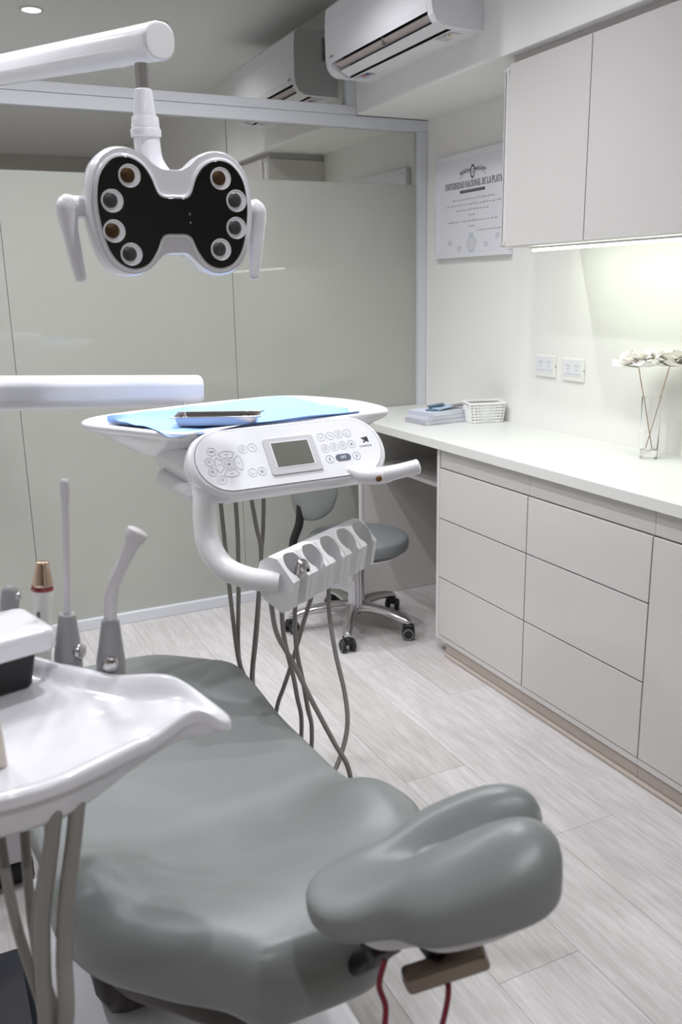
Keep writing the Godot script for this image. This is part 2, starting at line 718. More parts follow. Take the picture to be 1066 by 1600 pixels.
# ---------------------------------------------------------------- glass wall
func partition() -> void:
	var o := structure("window_1", "glass partition of frosted panes in a white aluminium frame")
	var zf := ZB + 0.012
	var xs := [-1.50, -0.56, 0.38, 1.32, 2.255]
	for i in 4:
		var a: float = xs[i] + 0.0007
		var b: float = xs[i + 1] - 0.0007
		var p := part(o, "frosted_pane", fbox(Vector3(b - a, 1.915 - 0.047, 0.010), 0.0012), M.frost, Vector3((a + b) / 2, (1.915 + 0.047) / 2, ZB - 0.005), Basis.IDENTITY, "pale green-white frosted pane")
		part(p, "mirror_strip", fbox(Vector3(b - a, 2.147 - 1.915, 0.010), 0.0008), M.mirror, Vector3(0, (1.915 + 2.147) / 2 - (1.915 + 0.047) / 2, 0), Basis.IDENTITY, "clear reflecting strip above the frosting")
	# rails and posts
	part(o, "bottom_rail", fbox(Vector3(3.95, 0.047, 0.05), 0.002), M.alu, Vector3(0.325, 0.0235, zf - 0.012))
	part(o, "post", fbox(Vector3(0.044, 2.0995, 0.05), 0.002), M.alu, Vector3(2.276, 1.097, zf - 0.012))
	part(o, "transom_rail", fbox(Vector3(3.95, 0.050, 0.05), 0.002), M.alu, Vector3(0.325, 2.172, zf - 0.012))
	part(o, "transom_rail", fbox(Vector3(3.60, 0.038, 0.056), 0.002), M.alu, Vector3(0.128, 2.2165, zf - 0.012))
	part(o, "post", fbox(Vector3(0.046, 0.462, 0.05), 0.002), M.alu, Vector3(1.905, 2.466, zf - 0.012))
	part(o, "top_rail", fbox(Vector3(3.60, 0.030, 0.05), 0.002), M.joint, Vector3(0.128, 2.683, zf - 0.016))
	part(o, "seal", fbox(Vector3(0.37, 0.004, 0.046), 0.0005), M.joint, Vector3(2.113, 2.1965, zf - 0.008))
	for q in [[-1.62, 0.128], [0.132, 1.881]]:
		part(o, "transom_pane", fbox(Vector3(q[1] - q[0], 0.436, 0.008), 0.0008), M.mirror, Vector3((q[0] + q[1]) / 2, 2.452, ZB - 0.005), Basis.IDENTITY, "clear reflecting pane above the rail")

# ---------------------------------------------------------------- cabinets
func front(parent: Node, n: String, x: float, y0: float, y1: float, z0: float, z1: float, label := "", gap := 0.0022) -> MeshInstance3D:
	return part(parent, n, fbox(Vector3(0.018, y1 - y0 - 2 * gap, z1 - z0 - 2 * gap), 0.0012), M.cab, Vector3(x + 0.009, (y0 + y1) / 2, (z0 + z1) / 2), Basis.IDENTITY, label)

func cabinets() -> void:
	var XF := 1.806
	var zs := [-2.864, -2.3108, -1.7489]
	var ys := [0.0727, 0.3179, 0.5623, 0.7631]
	for i in 2:
		var d := thing("drawer_cabinet", ["greige three-drawer cabinet next to the open knee space", "greige three-drawer cabinet beside the plain tall door"][i], "cabinet", Vector3.ZERO, Basis.IDENTITY, "greige base cabinets under the counter")
		var za: float = zs[i] - (0.018 if i == 0 else 0.0)
		var zb: float = zs[i + 1]
		part(d, "carcass", fbox(Vector3(0.46, 0.786, zb - za - 0.001), 0.001), M.joint, Vector3(XF + 0.024 + 0.23, 0.052 + 0.393, (za + zb) / 2))
		if i == 0:
			part(d, "side_panel", fbox(Vector3(0.475, 0.786, 0.020), 0.004), M.cab_edge, Vector3(XF + 0.2375, 0.052 + 0.393, za + 0.006))
		for j in 3:
			front(d, "drawer", XF, ys[j], ys[j + 1], zs[i] , zb)
		part(d, "top_rail", fbox(Vector3(0.018, 0.8385 - 0.7655, zb - zs[i] - 0.0005), 0.001), M.cab, Vector3(XF + 0.015, (0.8385 + 0.7655) / 2, (zs[i] + zb) / 2))
		part(d, "bottom_rail", fbox(Vector3(0.018, 0.020, zb - za - 0.0005), 0.001), M.cab, Vector3(XF + 0.010, 0.062, (za + zb) / 2))
		part(d, "plinth", fbox(Vector3(0.42, 0.052, zb - za - 0.0005 - (0.07 if i == 0 else 0.0)), 0.001), M.plinth, Vector3(XF + 0.006 + 0.21, 0.026, (za + zb) / 2 + (0.035 if i == 0 else 0.0)))
	var c := thing("door_cabinet", "greige base cabinet with one tall plain door at the right edge", "cabinet", Vector3.ZERO, Basis.IDENTITY, "greige base cabinets under the counter")
	var za := -1.7489
	var zb := -1.05
	part(c, "carcass", fbox(Vector3(0.46, 0.786, zb - za - 0.001), 0.001), M.joint, Vector3(XF + 0.254, 0.445, (za + zb) / 2))
	front(c, "door", XF, 0.0727, 0.7631, za, zb)
	part(c, "top_rail", fbox(Vector3(0.018, 0.073, zb - za - 0.0005), 0.001), M.cab, Vector3(XF + 0.015, 0.802, (za + zb) / 2))
	part(c, "bottom_rail", fbox(Vector3(0.018, 0.020, zb - za - 0.0005), 0.001), M.cab, Vector3(XF + 0.010, 0.062, (za + zb) / 2))
	part(c, "plinth", fbox(Vector3(0.42, 0.052, zb - za - 0.0005), 0.001), M.plinth, Vector3(XF + 0.216, 0.026, (za + zb) / 2))
	single("skirting_strip", "narrow grey-beige skirting strip along the cabinet plinth on the floor", "skirting", fbox(Vector3(0.016, 0.010, 1.74), 0.003), M.plinth, Vector3(XF - 0.004, 0.005, -1.93))
	# worktop
	single("worktop", "long pale grey worktop running along the right wall", "worktop", fbox(Vector3(XR - 1.786, 0.037, 2.75), 0.0025), M.top, Vector3((XR + 1.786) / 2 - 0.0005, 0.8595, -2.425))
	# knee space
	var ep := thing("desk_end_panel", "greige end panel under the worktop against the glass wall", "panel", Vector3(0, 0.42, -3.592))
	part(ep, "board", fbox(Vector3(0.454, 0.84, 0.024), 0.002), M.cab_in, Vector3(2.065, 0, 0))
	part(ep, "edging", fbox(Vector3(0.012, 0.84, 0.026), 0.002), M.cab_edge, Vector3(1.830, 0, 0), Basis.IDENTITY, "pale edging strip")
	single("desk_shelf", "greige shelf under the worktop in the open knee space", "shelf", fbox(Vector3(0.376, 0.018, 0.680), 0.0015), M.cab, Vector3(2.093, 0.649, -3.236))
	single("desk_back_panel", "taupe panel closing the back of the knee space", "panel", fbox(Vector3(0.012, 0.838, 0.684), 0.001), M.cab_in, Vector3(2.292, 0.419, -3.236))
	# wall cabinet with an LED strip under it
	var w := thing("wall_cabinet", "greige handleless wall cabinet above the worktop", "cabinet")
	var z0 := -2.690
	part(w, "carcass", fbox(Vector3(XR - XS - 0.022, 0.585, 1.49), 0.002), M.cab, Vector3((XS + 0.022 + XR) / 2, 1.579 + 0.2925, z0 + 0.745))
	part(w, "end_panel", extrude(rrect(0.04, 0.585, 0.003), XR - XS - 0.004, 0.018, 0.0), M.cab_edge, Vector3(XR, 1.579 + 0.2925, z0 + 0.022), Basis(Vector3(0, 0, 1), Vector3(0, 1, 0), Vector3(-1, 0, 0)))
	var dz := [-2.645, -2.240, -1.790, -1.205]
	for i in 3:
		front(w, "door", XS, 1.579, 2.167, dz[i], dz[i + 1], "", 0.0015)
	part(w, "filler_strip", fbox(Vector3(0.33, 0.034, 1.46), 0.001), M.cab, Vector3(2.125 + 0.005, 2.181, z0 + 0.75))
	var led := thing("led_strip_light", "glowing white LED strip under the wall cabinet", "light", Vector3(2.045, 1.579, -1.925))
	part(led, "housing", fbox(Vector3(0.022, 0.006, 1.43), 0.001), M.white2, Vector3(0, -0.0035, 0))
	part(led, "diffuser", fbox(Vector3(0.014, 0.008, 1.42), 0.001), glow(rgb(246, 255, 240), 9.0), Vector3(0, -0.0105, 0))
	var al := AreaLight3D.new()
	al.name = "led_strip_glow"
	al.area_size = Vector2(1.43, 0.012)
	al.light_energy = 0.30
	al.light_color = rgb(244, 255, 232)
	al.shadow_enabled = true
	al.transform = Transform3D(Basis(Vector3(0, 0, -1), Vector3(0.80, 0.60, 0), Vector3(-0.60, 0.80, 0)), Vector3(0.002, -0.0165, 0))
	led.add_child(al, true)

# ---------------------------------------------------------------- dental chair
func lerp_table(tb: Array, s: float) -> float:
	for i in tb.size() - 1:
		if s <= tb[i + 1][0]:
			var f := clampf((s - tb[i][0]) / (tb[i + 1][0] - tb[i][0]), 0.0, 1.0)
			# smooth through the neighbours
			var m0 = (tb[i + 1][1] - tb[maxi(i - 1, 0)][1]) / maxf(1e-4, tb[i + 1][0] - tb[maxi(i - 1, 0)][0])
			var j := mini(i + 2, tb.size() - 1)
			var m1 = (tb[j][1] - tb[i][1]) / maxf(1e-4, tb[j][0] - tb[i][0])
			var h = tb[i + 1][0] - tb[i][0]
			var f2 := f * f
			var f3 := f2 * f
			return (2 * f3 - 3 * f2 + 1) * tb[i][1] + (f3 - 2 * f2 + f) * h * m0 + (-2 * f3 + 3 * f2) * tb[i + 1][1] + (f3 - f2) * h * m1
	return tb[tb.size() - 1][1]

const CHX := 0.345
const CHZ := -0.775
func chair_pad(wt: Array, yt: Array, s0: float, s1: float, thick: float, dishk: float, bumps: float, drop := 0.0) -> ArrayMesh:
	var rings := []
	var n := 160
	var er := 0.035
	for i in n + 1:
		var f := float(i) / n
		# crowd the rings at both ends
		var g := 0.5 - 0.5 * cos(PI * f)
		var s := lerpf(s0, s1, g)
		var ef := 1.0
		var e := minf(s - s0, s1 - s)
		if e < er:
			ef = sqrt(maxf(0.0, 1.0 - pow(1.0 - e / er, 2.0)))
		ef = maxf(ef, 0.02)
		var w := lerp_table(wt, s) - er * (1.0 - ef)
		w = maxf(w, 0.004)
		var yc := lerp_table(yt, s) - drop
		var ring := []
		for j in 56:
			var a := TAU * j / 56
			var cx := signf(cos(a)) * pow(absf(cos(a)), 0.42)
			var sy := signf(sin(a)) * pow(absf(sin(a)), 0.55)
			var x := cx * w
			var y := yc - thick / 2 + sy * thick / 2 * ef
			var u := x / 0.268
			var top := smoothstep(-0.6, 0.8, sy)
			var fade := smoothstep(0.12, 0.24, s) * (1.0 - smoothstep(1.05, 1.25, s))
			y += dishk * u * u * fade
			y += top * bumps * exp(-pow((absf(x) - 0.200) / 0.070, 2.0) - pow((s - 0.31) / 0.105, 2.0))
			y -= top * 0.005 * exp(-pow((s - 1.12 - 0.05 * u * u) / 0.010, 2.0))
			ring.append(Vector3(CHX + x, y, CHZ - s))
		rings.append(ring)
	var b := MB.new()
	b.rows(rings, true, true, true)
	return b.mesh()

func dental_chair() -> void:
	var o := thing("dental_chair", "grey-green vinyl dental chair seen from behind its headrest", "dental chair")
	var wt := [[0.0, 0.075], [0.05, 0.115], [0.1, 0.178], [0.2, 0.250], [0.3, 0.268], [0.45, 0.257], [0.7, 0.268], [1.0, 0.272], [1.15, 0.250], [1.24, 0.19], [1.30, 0.10]]
	var yt := [[0.0, 0.715], [0.06, 0.727], [0.13, 0.722], [0.2, 0.692], [0.3, 0.655], [0.45, 0.615], [0.7, 0.578], [0.85, 0.566], [1.1, 0.582], [1.25, 0.578], [1.30, 0.572]]
	part(o, "cushion", chair_pad(wt, yt, 0.0, 1.30, 0.105, 0.035, 0.044), M.vinyl, Vector3.ZERO, Basis.IDENTITY, "grey-green padded back and seat")
	var wt2 := []
	for q in wt:
		wt2.append([q[0], q[1] * 0.80])
	part(o, "back_shell", chair_pad(wt2, yt, 0.05, 1.22, 0.07, 0.02, 0.0, 0.075), M.shell_shade, Vector3.ZERO, Basis.IDENTITY, "plastic shell under the cushion, its dark tone painted-in shade")
	# lift column and base
	part(o, "column", bbox(Vector3(0.30, 0.44, 0.50), 0.05), M.shell_shade, Vector3(CHX - 0.02, 0.28, -1.72))  # column takes the same painted-in shade tone
	part(o, "base_plate", bbox(Vector3(0.54, 0.055, 1.05), 0.02), M.white, Vector3(0.37, 0.0275, -1.52))
	# headrest
	var e1 := Vector3(0.89, 0.03, 0.45).normalized()
	var e2 := Vector3(0.45, 0.0, -0.89).normalized()
	var nn := e2.cross(e1).normalized()
	if nn.y < 0:
		nn = -nn
	var hb := Basis(e1, nn, e1.cross(nn))
	var ho := Vector3(0.414, 0.850, -0.675)
	var rad := func(a: float) -> float:
		var b := absf(a if a < PI else a - TAU)
		# heart: blunt tip at the left, two lobes and a notch at the right
		var r := 0.112 + 0.006 * cos(a) + 0.020 * cos(2 * a)
		r -= 0.030 * exp(-b * b / 0.06)
		r += 0.014 * exp(-pow(b - 0.60, 2.0) / 0.12) - 0.026 * exp(-pow(b - 2.2, 2.0) / 0.22)
		return r
	var bend := func(x: float, z: float, t: float) -> float:
		var up := smoothstep(-0.13, 0.12, x)
		var y := 0.058 * up - 0.9 * z * z - 0.012
		if t > 0.0:
			y -= smoothstep(0.0, 0.7, t) * 0.052 * up * exp(-pow((z + 0.020) / 0.026, 2.0))
			y += t * (0.022 * up * exp(-pow((z - 0.040) / 0.045, 2.0)) - 0.020 * (1.0 - up))
		else:
			y -= t * 0.012 * (1.0 - up)
		return y
	part(o, "headrest_pad", pillow(rad, 0.074, 0.50, bend, 96, 28), M.vinyl, ho, hb, "grey-green headrest cushion with two raised lobes")
	var rad2 := func(a: float) -> float:
		return rad.call(a) * 0.70
	part(o, "headrest_shell", pillow(rad2, 0.060, 0.6, bend), M.white2, ho - nn * 0.036 + e1 * 0.012, hb, "white plastic headrest back")
	part(o, "headrest_bracket", tube([Vector3(0.378, 0.650, -0.82), Vector3(0.388, 0.695, -0.765), Vector3(0.402, 0.75, -0.725), Vector3(0.412, 0.80, -0.705)], 0.013, 12), M.black)
	part(o, "bracket_block", bbox(Vector3(0.045, 0.030, 0.040), 0.006), M.black, Vector3(0.425, 0.790, -0.672), Basis(Vector3(0.9, 0.2, 0.3).normalized(), 0.3))
	part(o, "bracket_block", bbox(Vector3(0.038, 0.022, 0.03), 0.005), M.black, Vector3(0.374, 0.774, -0.70), Basis(Vector3(0.9, 0.2, 0.3).normalized(), 0.3))
	part(o, "release_lever", extrude(rrect(0.090, 0.026, 0.006), 0.02, 0.004, 0.004), M.steel_brown_reflection, Vector3(0.422, 0.772, -0.652), Basis(Vector3(0.85, 0.34, 0.40).normalized(), Vector3(-0.3, 0.94, 0.1).normalized(), Vector3(-0.4, -0.2, 0.9).normalized()).orthonormalized())
	var cs := [[Vector3(0.361, 0.783, -0.668), Vector3(0.353, 0.758, -0.665), Vector3(0.357, 0.735, -0.659), Vector3(0.353, 0.710, -0.654), Vector3(0.36, 0.67, -0.66), Vector3(0.39, 0.645, -0.665), Vector3(0.405, 0.67, -0.645), Vector3(0.409, 0.708, -0.634), Vector3(0.418, 0.745, -0.636), Vector3(0.420, 0.765, -0.645)]]
	for c in cs:
		part(o, "red_cord", tube(c, 0.0032, 8), M.red, Vector3.ZERO, Basis.IDENTITY, "dark red cord under the headrest")

# ---------------------------------------------------------------- delivery unit
func ring_mb(r: float, w: float, n := 24) -> MB:
	var b := MB.new()
	var rs := []
	for q in [[r - w, 0.0], [r - w, 0.0005], [r, 0.0005], [r, 0.0]]:
		var ring := []
		for k in n:
			ring.append(Vector3(cos(TAU * k / n) * q[0], sin(TAU * k / n) * q[0], q[1]))
		rs.append(ring)
	b.rows(rs, true)
	return b

func bar_mb(a: Vector2, b: Vector2, w: float) -> MB:
	var d := (b - a).normalized()
	var s := Vector2(-d.y, d.x) * w * 0.5
	return extrude_mb([a + s, a - s, b - s, b + s], 0.0005)

func glyph(kind: int) -> MB:
	var m := ring_mb(0.0098, 0.0007)
	match kind % 6:
		0:
			m.append(bar_mb(Vector2(-0.004, 0.003), Vector2(0.0, -0.004), 0.0009))
			m.append(bar_mb(Vector2(0.0, -0.004), Vector2(0.004, 0.003), 0.0009))
		1:
			m.append(ring_mb(0.004, 0.0009, 14))
			m.append(bar_mb(Vector2(0, 0.003), Vector2(0, 0.006), 0.0009))
		2:
			m.append(bar_mb(Vector2(-0.0035, -0.003), Vector2(0.0035, -0.003), 0.0009))
			m.append(bar_mb(Vector2(-0.0035, 0.003), Vector2(0.0035, 0.003), 0.0009))
			m.append(bar_mb(Vector2(-0.0035, -0.003), Vector2(-0.0035, 0.003), 0.0009))
			m.append(bar_mb(Vector2(0.0035, -0.003), Vector2(0.0035, 0.003), 0.0009))
		3:
			m.append(bar_mb(Vector2(-0.004, 0.002), Vector2(0.001, 0.002), 0.0009))
			m.append(bar_mb(Vector2(0.001, 0.002), Vector2(0.004, -0.004), 0.0009))
		4:
			m.append(ring_mb(0.0028, 0.0028, 10))
			for k in 6:
				var a := TAU * k / 6
				m.append(bar_mb(Vector2(cos(a), sin(a)) * 0.0035, Vector2(cos(a), sin(a)) * 0.0052, 0.0009))
		5:
			m.append(bar_mb(Vector2(-0.003, 0.004), Vector2(-0.003, -0.004), 0.0009))
			m.append(bar_mb(Vector2(-0.003, -0.004), Vector2(0.004, -0.002), 0.0009))
	return m

func delivery_unit() -> void:
	var o := thing("delivery_unit", "white dental delivery unit with tilted control panel, tray and hanging hoses", "dental unit")
	# control panel: local x along its width, y up its slope, z out of its face
	var tilt := deg_to_rad(-37.4)
	var pb := Basis(Vector3.UP, deg_to_rad(4.0)) * Basis(Vector3.RIGHT, tilt)
	var pc := Vector3(0.714, 1.1083, -1.721)
	var body := part(o, "control_panel", extrude(rrect(0.468, 0.158, 0.078, 12), 0.052, 0.012, 0.02), M.white, pc - pb.z * 0.052, pb, "white stadium-shaped control panel")
	var zf := 0.052
	# face plate with a fine grey outline
	part(body, "face_outline", extrude(rrect(0.441, 0.140, 0.0699, 12), 0.0006), M.ink, Vector3(0, 0, zf - 0.0001))
	part(body, "face_plate", extrude(rrect(0.4385, 0.1375, 0.0687, 12), 0.0012), M.panel, Vector3(0, 0, zf))
	zf += 0.0012
	part(body, "screen_bezel", extrude(rrect(0.121, 0.088, 0.006), 0.003, 0.0012), M.bezel, Vector3(-0.002, -0.004, zf))
	part(body, "screen_frame", extrude(rrect(0.093, 0.063, 0.002), 0.0006), M.panel, Vector3(-0.002, -0.002, zf + 0.003))
	part(body, "screen", extrude(rrect(0.087, 0.057, 0.001), 0.0012), M.lcd, Vector3(-0.002, -0.002, zf + 0.003), Basis.IDENTITY, "grey liquid crystal display, switched off")
	var bt := [[-0.1796, 0.0242, 9], [-0.1905, 0.0015, 9], [-0.1895, -0.0215, 9], [-0.175, -0.042, 9], [-0.1098, 0.0228, 1], [-0.0880, 0.0235, 3], [-0.105, -0.034, 5], [-0.0836, -0.0335, 4], [0.079, 0.0300, 0], [0.1020, 0.0310, 3], [0.1243, 0.0328, 1], [0.1465, 0.0331, 5], [0.080, 0.0015, 2], [0.1030, 0.0032, 1], [0.1250, 0.0043, 2], [0.1480, 0.0051, 4]]
	var fk := ["PRG", "F1", "F2", "F3"]
	for i in bt.size():
		var q = bt[i]
		var mb: MB = ring_mb(0.0098, 0.0007) if q[2] == 9 else glyph(q[2])
		part(body, "button", mb.mesh(false), M.ink_light, Vector3(q[0], q[1], zf - 0.0001))
		if q[2] == 9:
			part(body, "button_mark", text(fk[i], 0.0088 if i else 0.006), M.ink_light, Vector3(q[0], q[1], zf + 0.0002))
	# four-way pad
	part(body, "pad_centre", glyph(4).mesh(false), M.ink_light, Vector3(-0.1499, -0.0078, zf - 0.0001))
	for k in 4:
		var seg := MB.new()
		var a0 := PI / 2 * k + PI / 4 + 0.16
		var arc_o := []
		var arc_i := []
		for j in 9:
			var a := a0 + (PI / 2 - 0.32) * j / 8
			arc_o.append(Vector2(cos(a), sin(a)) * 0.030)
			arc_i.append(Vector2(cos(a), sin(a)) * 0.0145)
		for j in 8:
			seg.append(bar_mb(arc_o[j], arc_o[j + 1], 0.0008))
			seg.append(bar_mb(arc_i[j], arc_i[j + 1], 0.0008))
		seg.append(bar_mb(arc_o[0], arc_i[0], 0.0008))
		seg.append(bar_mb(arc_o[8], arc_i[8], 0.0008))
		var am := a0 + PI / 4 - 0.16
		var md := Vector2(cos(am), sin(am)) * 0.0222
		seg.append(bar_mb(md + Vector2(-0.003, -0.001), md + Vector2(0.003, 0.001), 0.0009))
		part(body, "pad_key", seg.mesh(false), M.ink_light, Vector3(-0.1499, -0.0078, zf - 0.0001))
	for s in [-1, 1]:
		var ch := ring_mb(0.0095, 0.0007)
		ch.append(bar_mb(Vector2(-0.0018 * s, 0.0035), Vector2(0.0018 * s, 0.0), 0.0016))
		ch.append(bar_mb(Vector2(-0.0018 * s, -0.0035), Vector2(0.0018 * s, 0.0), 0.0016))
		part(body, "arrow_key", ch.mesh(false), M.setkey, Vector3(0.1160 + 0.0342 * s, -0.0252, zf - 0.0001))
	part(body, "set_key", extrude(rrect(0.038, 0.0165, 0.0082), 0.0010, 0.0004), M.setkey, Vector3(0.116, -0.0247, zf))
	part(body, "set_lettering", text("SET", 0.0085, true), M.panel, Vector3(0.116, -0.0247, zf + 0.0011))
	var lg := MB.new()
	lg.append(extrude_mb([Vector2(-0.009, 0.007), Vector2(0.009, 0.009), Vector2(0.009, -0.006), Vector2(0.002, -0.002)], 0.0005))
	lg.append(extrude_mb([Vector2(-0.007, -0.004), Vector2(-0.001, 0.000), Vector2(0.001, -0.002), Vector2(-0.003, -0.006)], 0.0005))
	part(body, "emblem", lg.mesh(false), M.dark_ink, Vector3(0.1845, 0.0105, zf))
	part(body, "brand_lettering", text("CHAMPION", 0.0058, true), M.ink, Vector3(0.1815, -0.0035, zf))
	# housing behind the panel
	var hs := []
	for q in [[-0.225, 1.085, 0.0], [0.225, 1.085, 0.0]]:
		hs.append(q)
	part(o, "housing", bbox(Vector3(0.44, 0.085, 0.30), 0.035), M.white, Vector3(0.705, 1.085, -1.875), Basis(Vector3.UP, deg_to_rad(4.0)))
	part(o, "under_cover", bbox(Vector3(0.36, 0.04, 0.24), 0.018), M.white2, Vector3(0.66, 1.035, -1.87), Basis(Vector3.UP, deg_to_rad(4.0)))
	# tray top
	var to := spline([Vector2(0.330, -2.030), Vector2(0.385, -2.120), Vector2(0.57, -2.19), Vector2(0.775, -2.24), Vector2(0.925, -2.24), Vector2(1.020, -2.09), Vector2(1.040, -1.93), Vector2(1.005, -1.83), Vector2(0.88, -1.80), Vector2(0.70, -1.79), Vector2(0.56, -1.775), Vector2(0.485, -1.755), Vector2(0.390, -1.90)], 8, true)
	part(o, "tray", dish_mb(to, [[0.17, -0.085], [0.12, -0.070], [0.07, -0.040], [0.035, -0.020], [0.012, -0.010], [0.003, -0.004], [0.0, 0.003], [0.003, 0.008], [0.009, 0.010], [0.016, 0.007], [0.021, -0.001], [0.028, -0.006], [0.05, -0.007], [0.05, -0.007, 0.6], [0.05, -0.007, 0.1]]).mesh(), M.white, Vector3(0, 1.158, 0), Basis.IDENTITY, "white instrument tray with a raised rim")
	part(o, "tray_mat", dish_mb(to, [[0.033, 0.0, 0.1], [0.033, 0.0], [0.031, 0.0012], [0.034, 0.002], [0.034, 0.002, 0.1]]).mesh(), M.bezel, Vector3(0, 1.1515, 0))
	# pull handle at the right
	part(o, "handle_mount", tube([Vector3(0.835, 1.062, -1.70), Vector3(0.862, 1.050, -1.683), Vector3(0.89, 1.049, -1.670), Vector3(0.915, 1.052, -1.659)], [0.010, 0.017, 0.019, 0.018], 18, 8, 0.6), M.white)
	part(o, "handle", tube([Vector3(0.905, 1.052, -1.662), Vector3(0.94, 1.059, -1.648), Vector3(0.974, 1.0675, -1.634)], [0.0175, 0.0165, 0.0165], 18, 8, 0.35), M.white, Vector3.ZERO, Basis.IDENTITY, "short white pull handle")
	part(o, "handle_screw", lathe([Vector2(0.0005, 0.003), Vector2(0.006, 0.0025), Vector2(0.0075, 0.0), Vector2(0.0075, -0.006)], 16), M.brown, Vector3(0.8865, 1.047, -1.6525), aim(Vector3.ZERO, Vector3(-0.40, 0.2, 0.87)), "brown screw cap")
	# support arm
	var ao := rrect(0.062, 0.082, 0.028, 8)
	var aa := Vector3(0.685, 1.192, -2.285)
	var ab := Vector3(-0.32, 1.262, -2.09)
	var ax := (ab - aa).normalized()
	var az := ax.cross(Vector3.UP).normalized()
	part(o, "arm", extrude(ao, (ab - aa).length(), 0.006, 0.008), M.white, aa, Basis(az, ax.cross(az) * -1.0, ax).orthonormalized() if az.cross(ax.cross(az) * -1.0).dot(ax) > 0 else Basis(-az, ax.cross(az) * -1.0, ax).orthonormalized(), "white support arm")
	part(o, "arm_screw", lathe([Vector2(0.0005, 0.004), Vector2(0.005, 0.003), Vector2(0.006, 0.0)], 14), M.chrome, Vector3(0.628, 1.163, -2.232), aim(Vector3.ZERO, Vector3(-0.2, 0.0, 1.0)))
	part(o, "arm_pivot", lathe([Vector2(0.001, 0.0), Vector2(0.03, 0.0), Vector2(0.034, 0.004), Vector2(0.034, 0.10), Vector2(0.001, 0.10)], 24), M.white2, Vector3(0.66, 1.055, -2.21))
	part(o, "pivot_bridge", bbox(Vector3(0.09, 0.035, 0.30), 0.012), M.white2, Vector3(0.66, 1.07, -2.09))
	# curved tube to the instrument holder
	part(o, "holder_tube", tube([Vector3(0.513, 1.085, -1.735), Vector3(0.509, 1.04, -1.705), Vector3(0.503, 0.99, -1.690), Vector3(0.503, 0.945, -1.672), Vector3(0.522, 0.905, -1.638), Vector3(0.560, 0.888, -1.596), Vector3(0.612, 0.882, -1.560)], [0.026, 0.025, 0.025, 0.025, 0.024, 0.0225, 0.0225], 24, 8), M.white2, Vector3.ZERO, Basis.IDENTITY, "white curved tube")
	var ha := Vector3(0.836, 0.0, -0.549).normalized()
	var hbv := Vector3(0.549, 0.0, 0.836).normalized()
	var hl := 0.345
	var h0 := Vector3(0.598, 0.882, -1.566)
	var prof := PackedVector2Array([Vector2(-0.044, -0.004), Vector2(-0.030, 0.040), Vector2(-0.010, 0.052), Vector2(0.012, 0.050), Vector2(0.050, 0.006), Vector2(0.040, -0.052), Vector2(0.020, -0.062), Vector2(-0.024, -0.040)])
	for k in 5:
		var comb := CSGCombiner3D.new()
		comb.name = "holder_module"
		var poly := CSGPolygon3D.new()
		poly.polygon = prof
		poly.depth = hl / 5 - 0.0016
		poly.material = M.white2
		comb.add_child(poly)
		var cyl := CSGCylinder3D.new()
		cyl.operation = CSGShape3D.OPERATION_SUBTRACTION
		cyl.radius = 0.027
		cyl.height = 0.30
		cyl.sides = 32
		cyl.material = M.white2
		cyl.transform = Transform3D(Basis(Vector3(0, 0, 1), -0.42), Vector3(0.022, 0.02, -hl / 10 - 0.004))
		comb.add_child(cyl)
		var slot := CSGBox3D.new()
		slot.operation = CSGShape3D.OPERATION_SUBTRACTION
		slot.size = Vector3(0.06, 0.3, 0.030)
		slot.material = M.white2
		slot.transform = Transform3D(Basis(Vector3(0, 0, 1), -0.42), Vector3(0.05, 0.02, -hl / 10 - 0.004))
		comb.add_child(slot)
		# the polygon is pushed along -z of its node
		comb.transform = Transform3D(Basis(hbv, Vector3.UP, -ha), h0 + ha * (hl / 5 * k))
		o.add_child(comb, true)
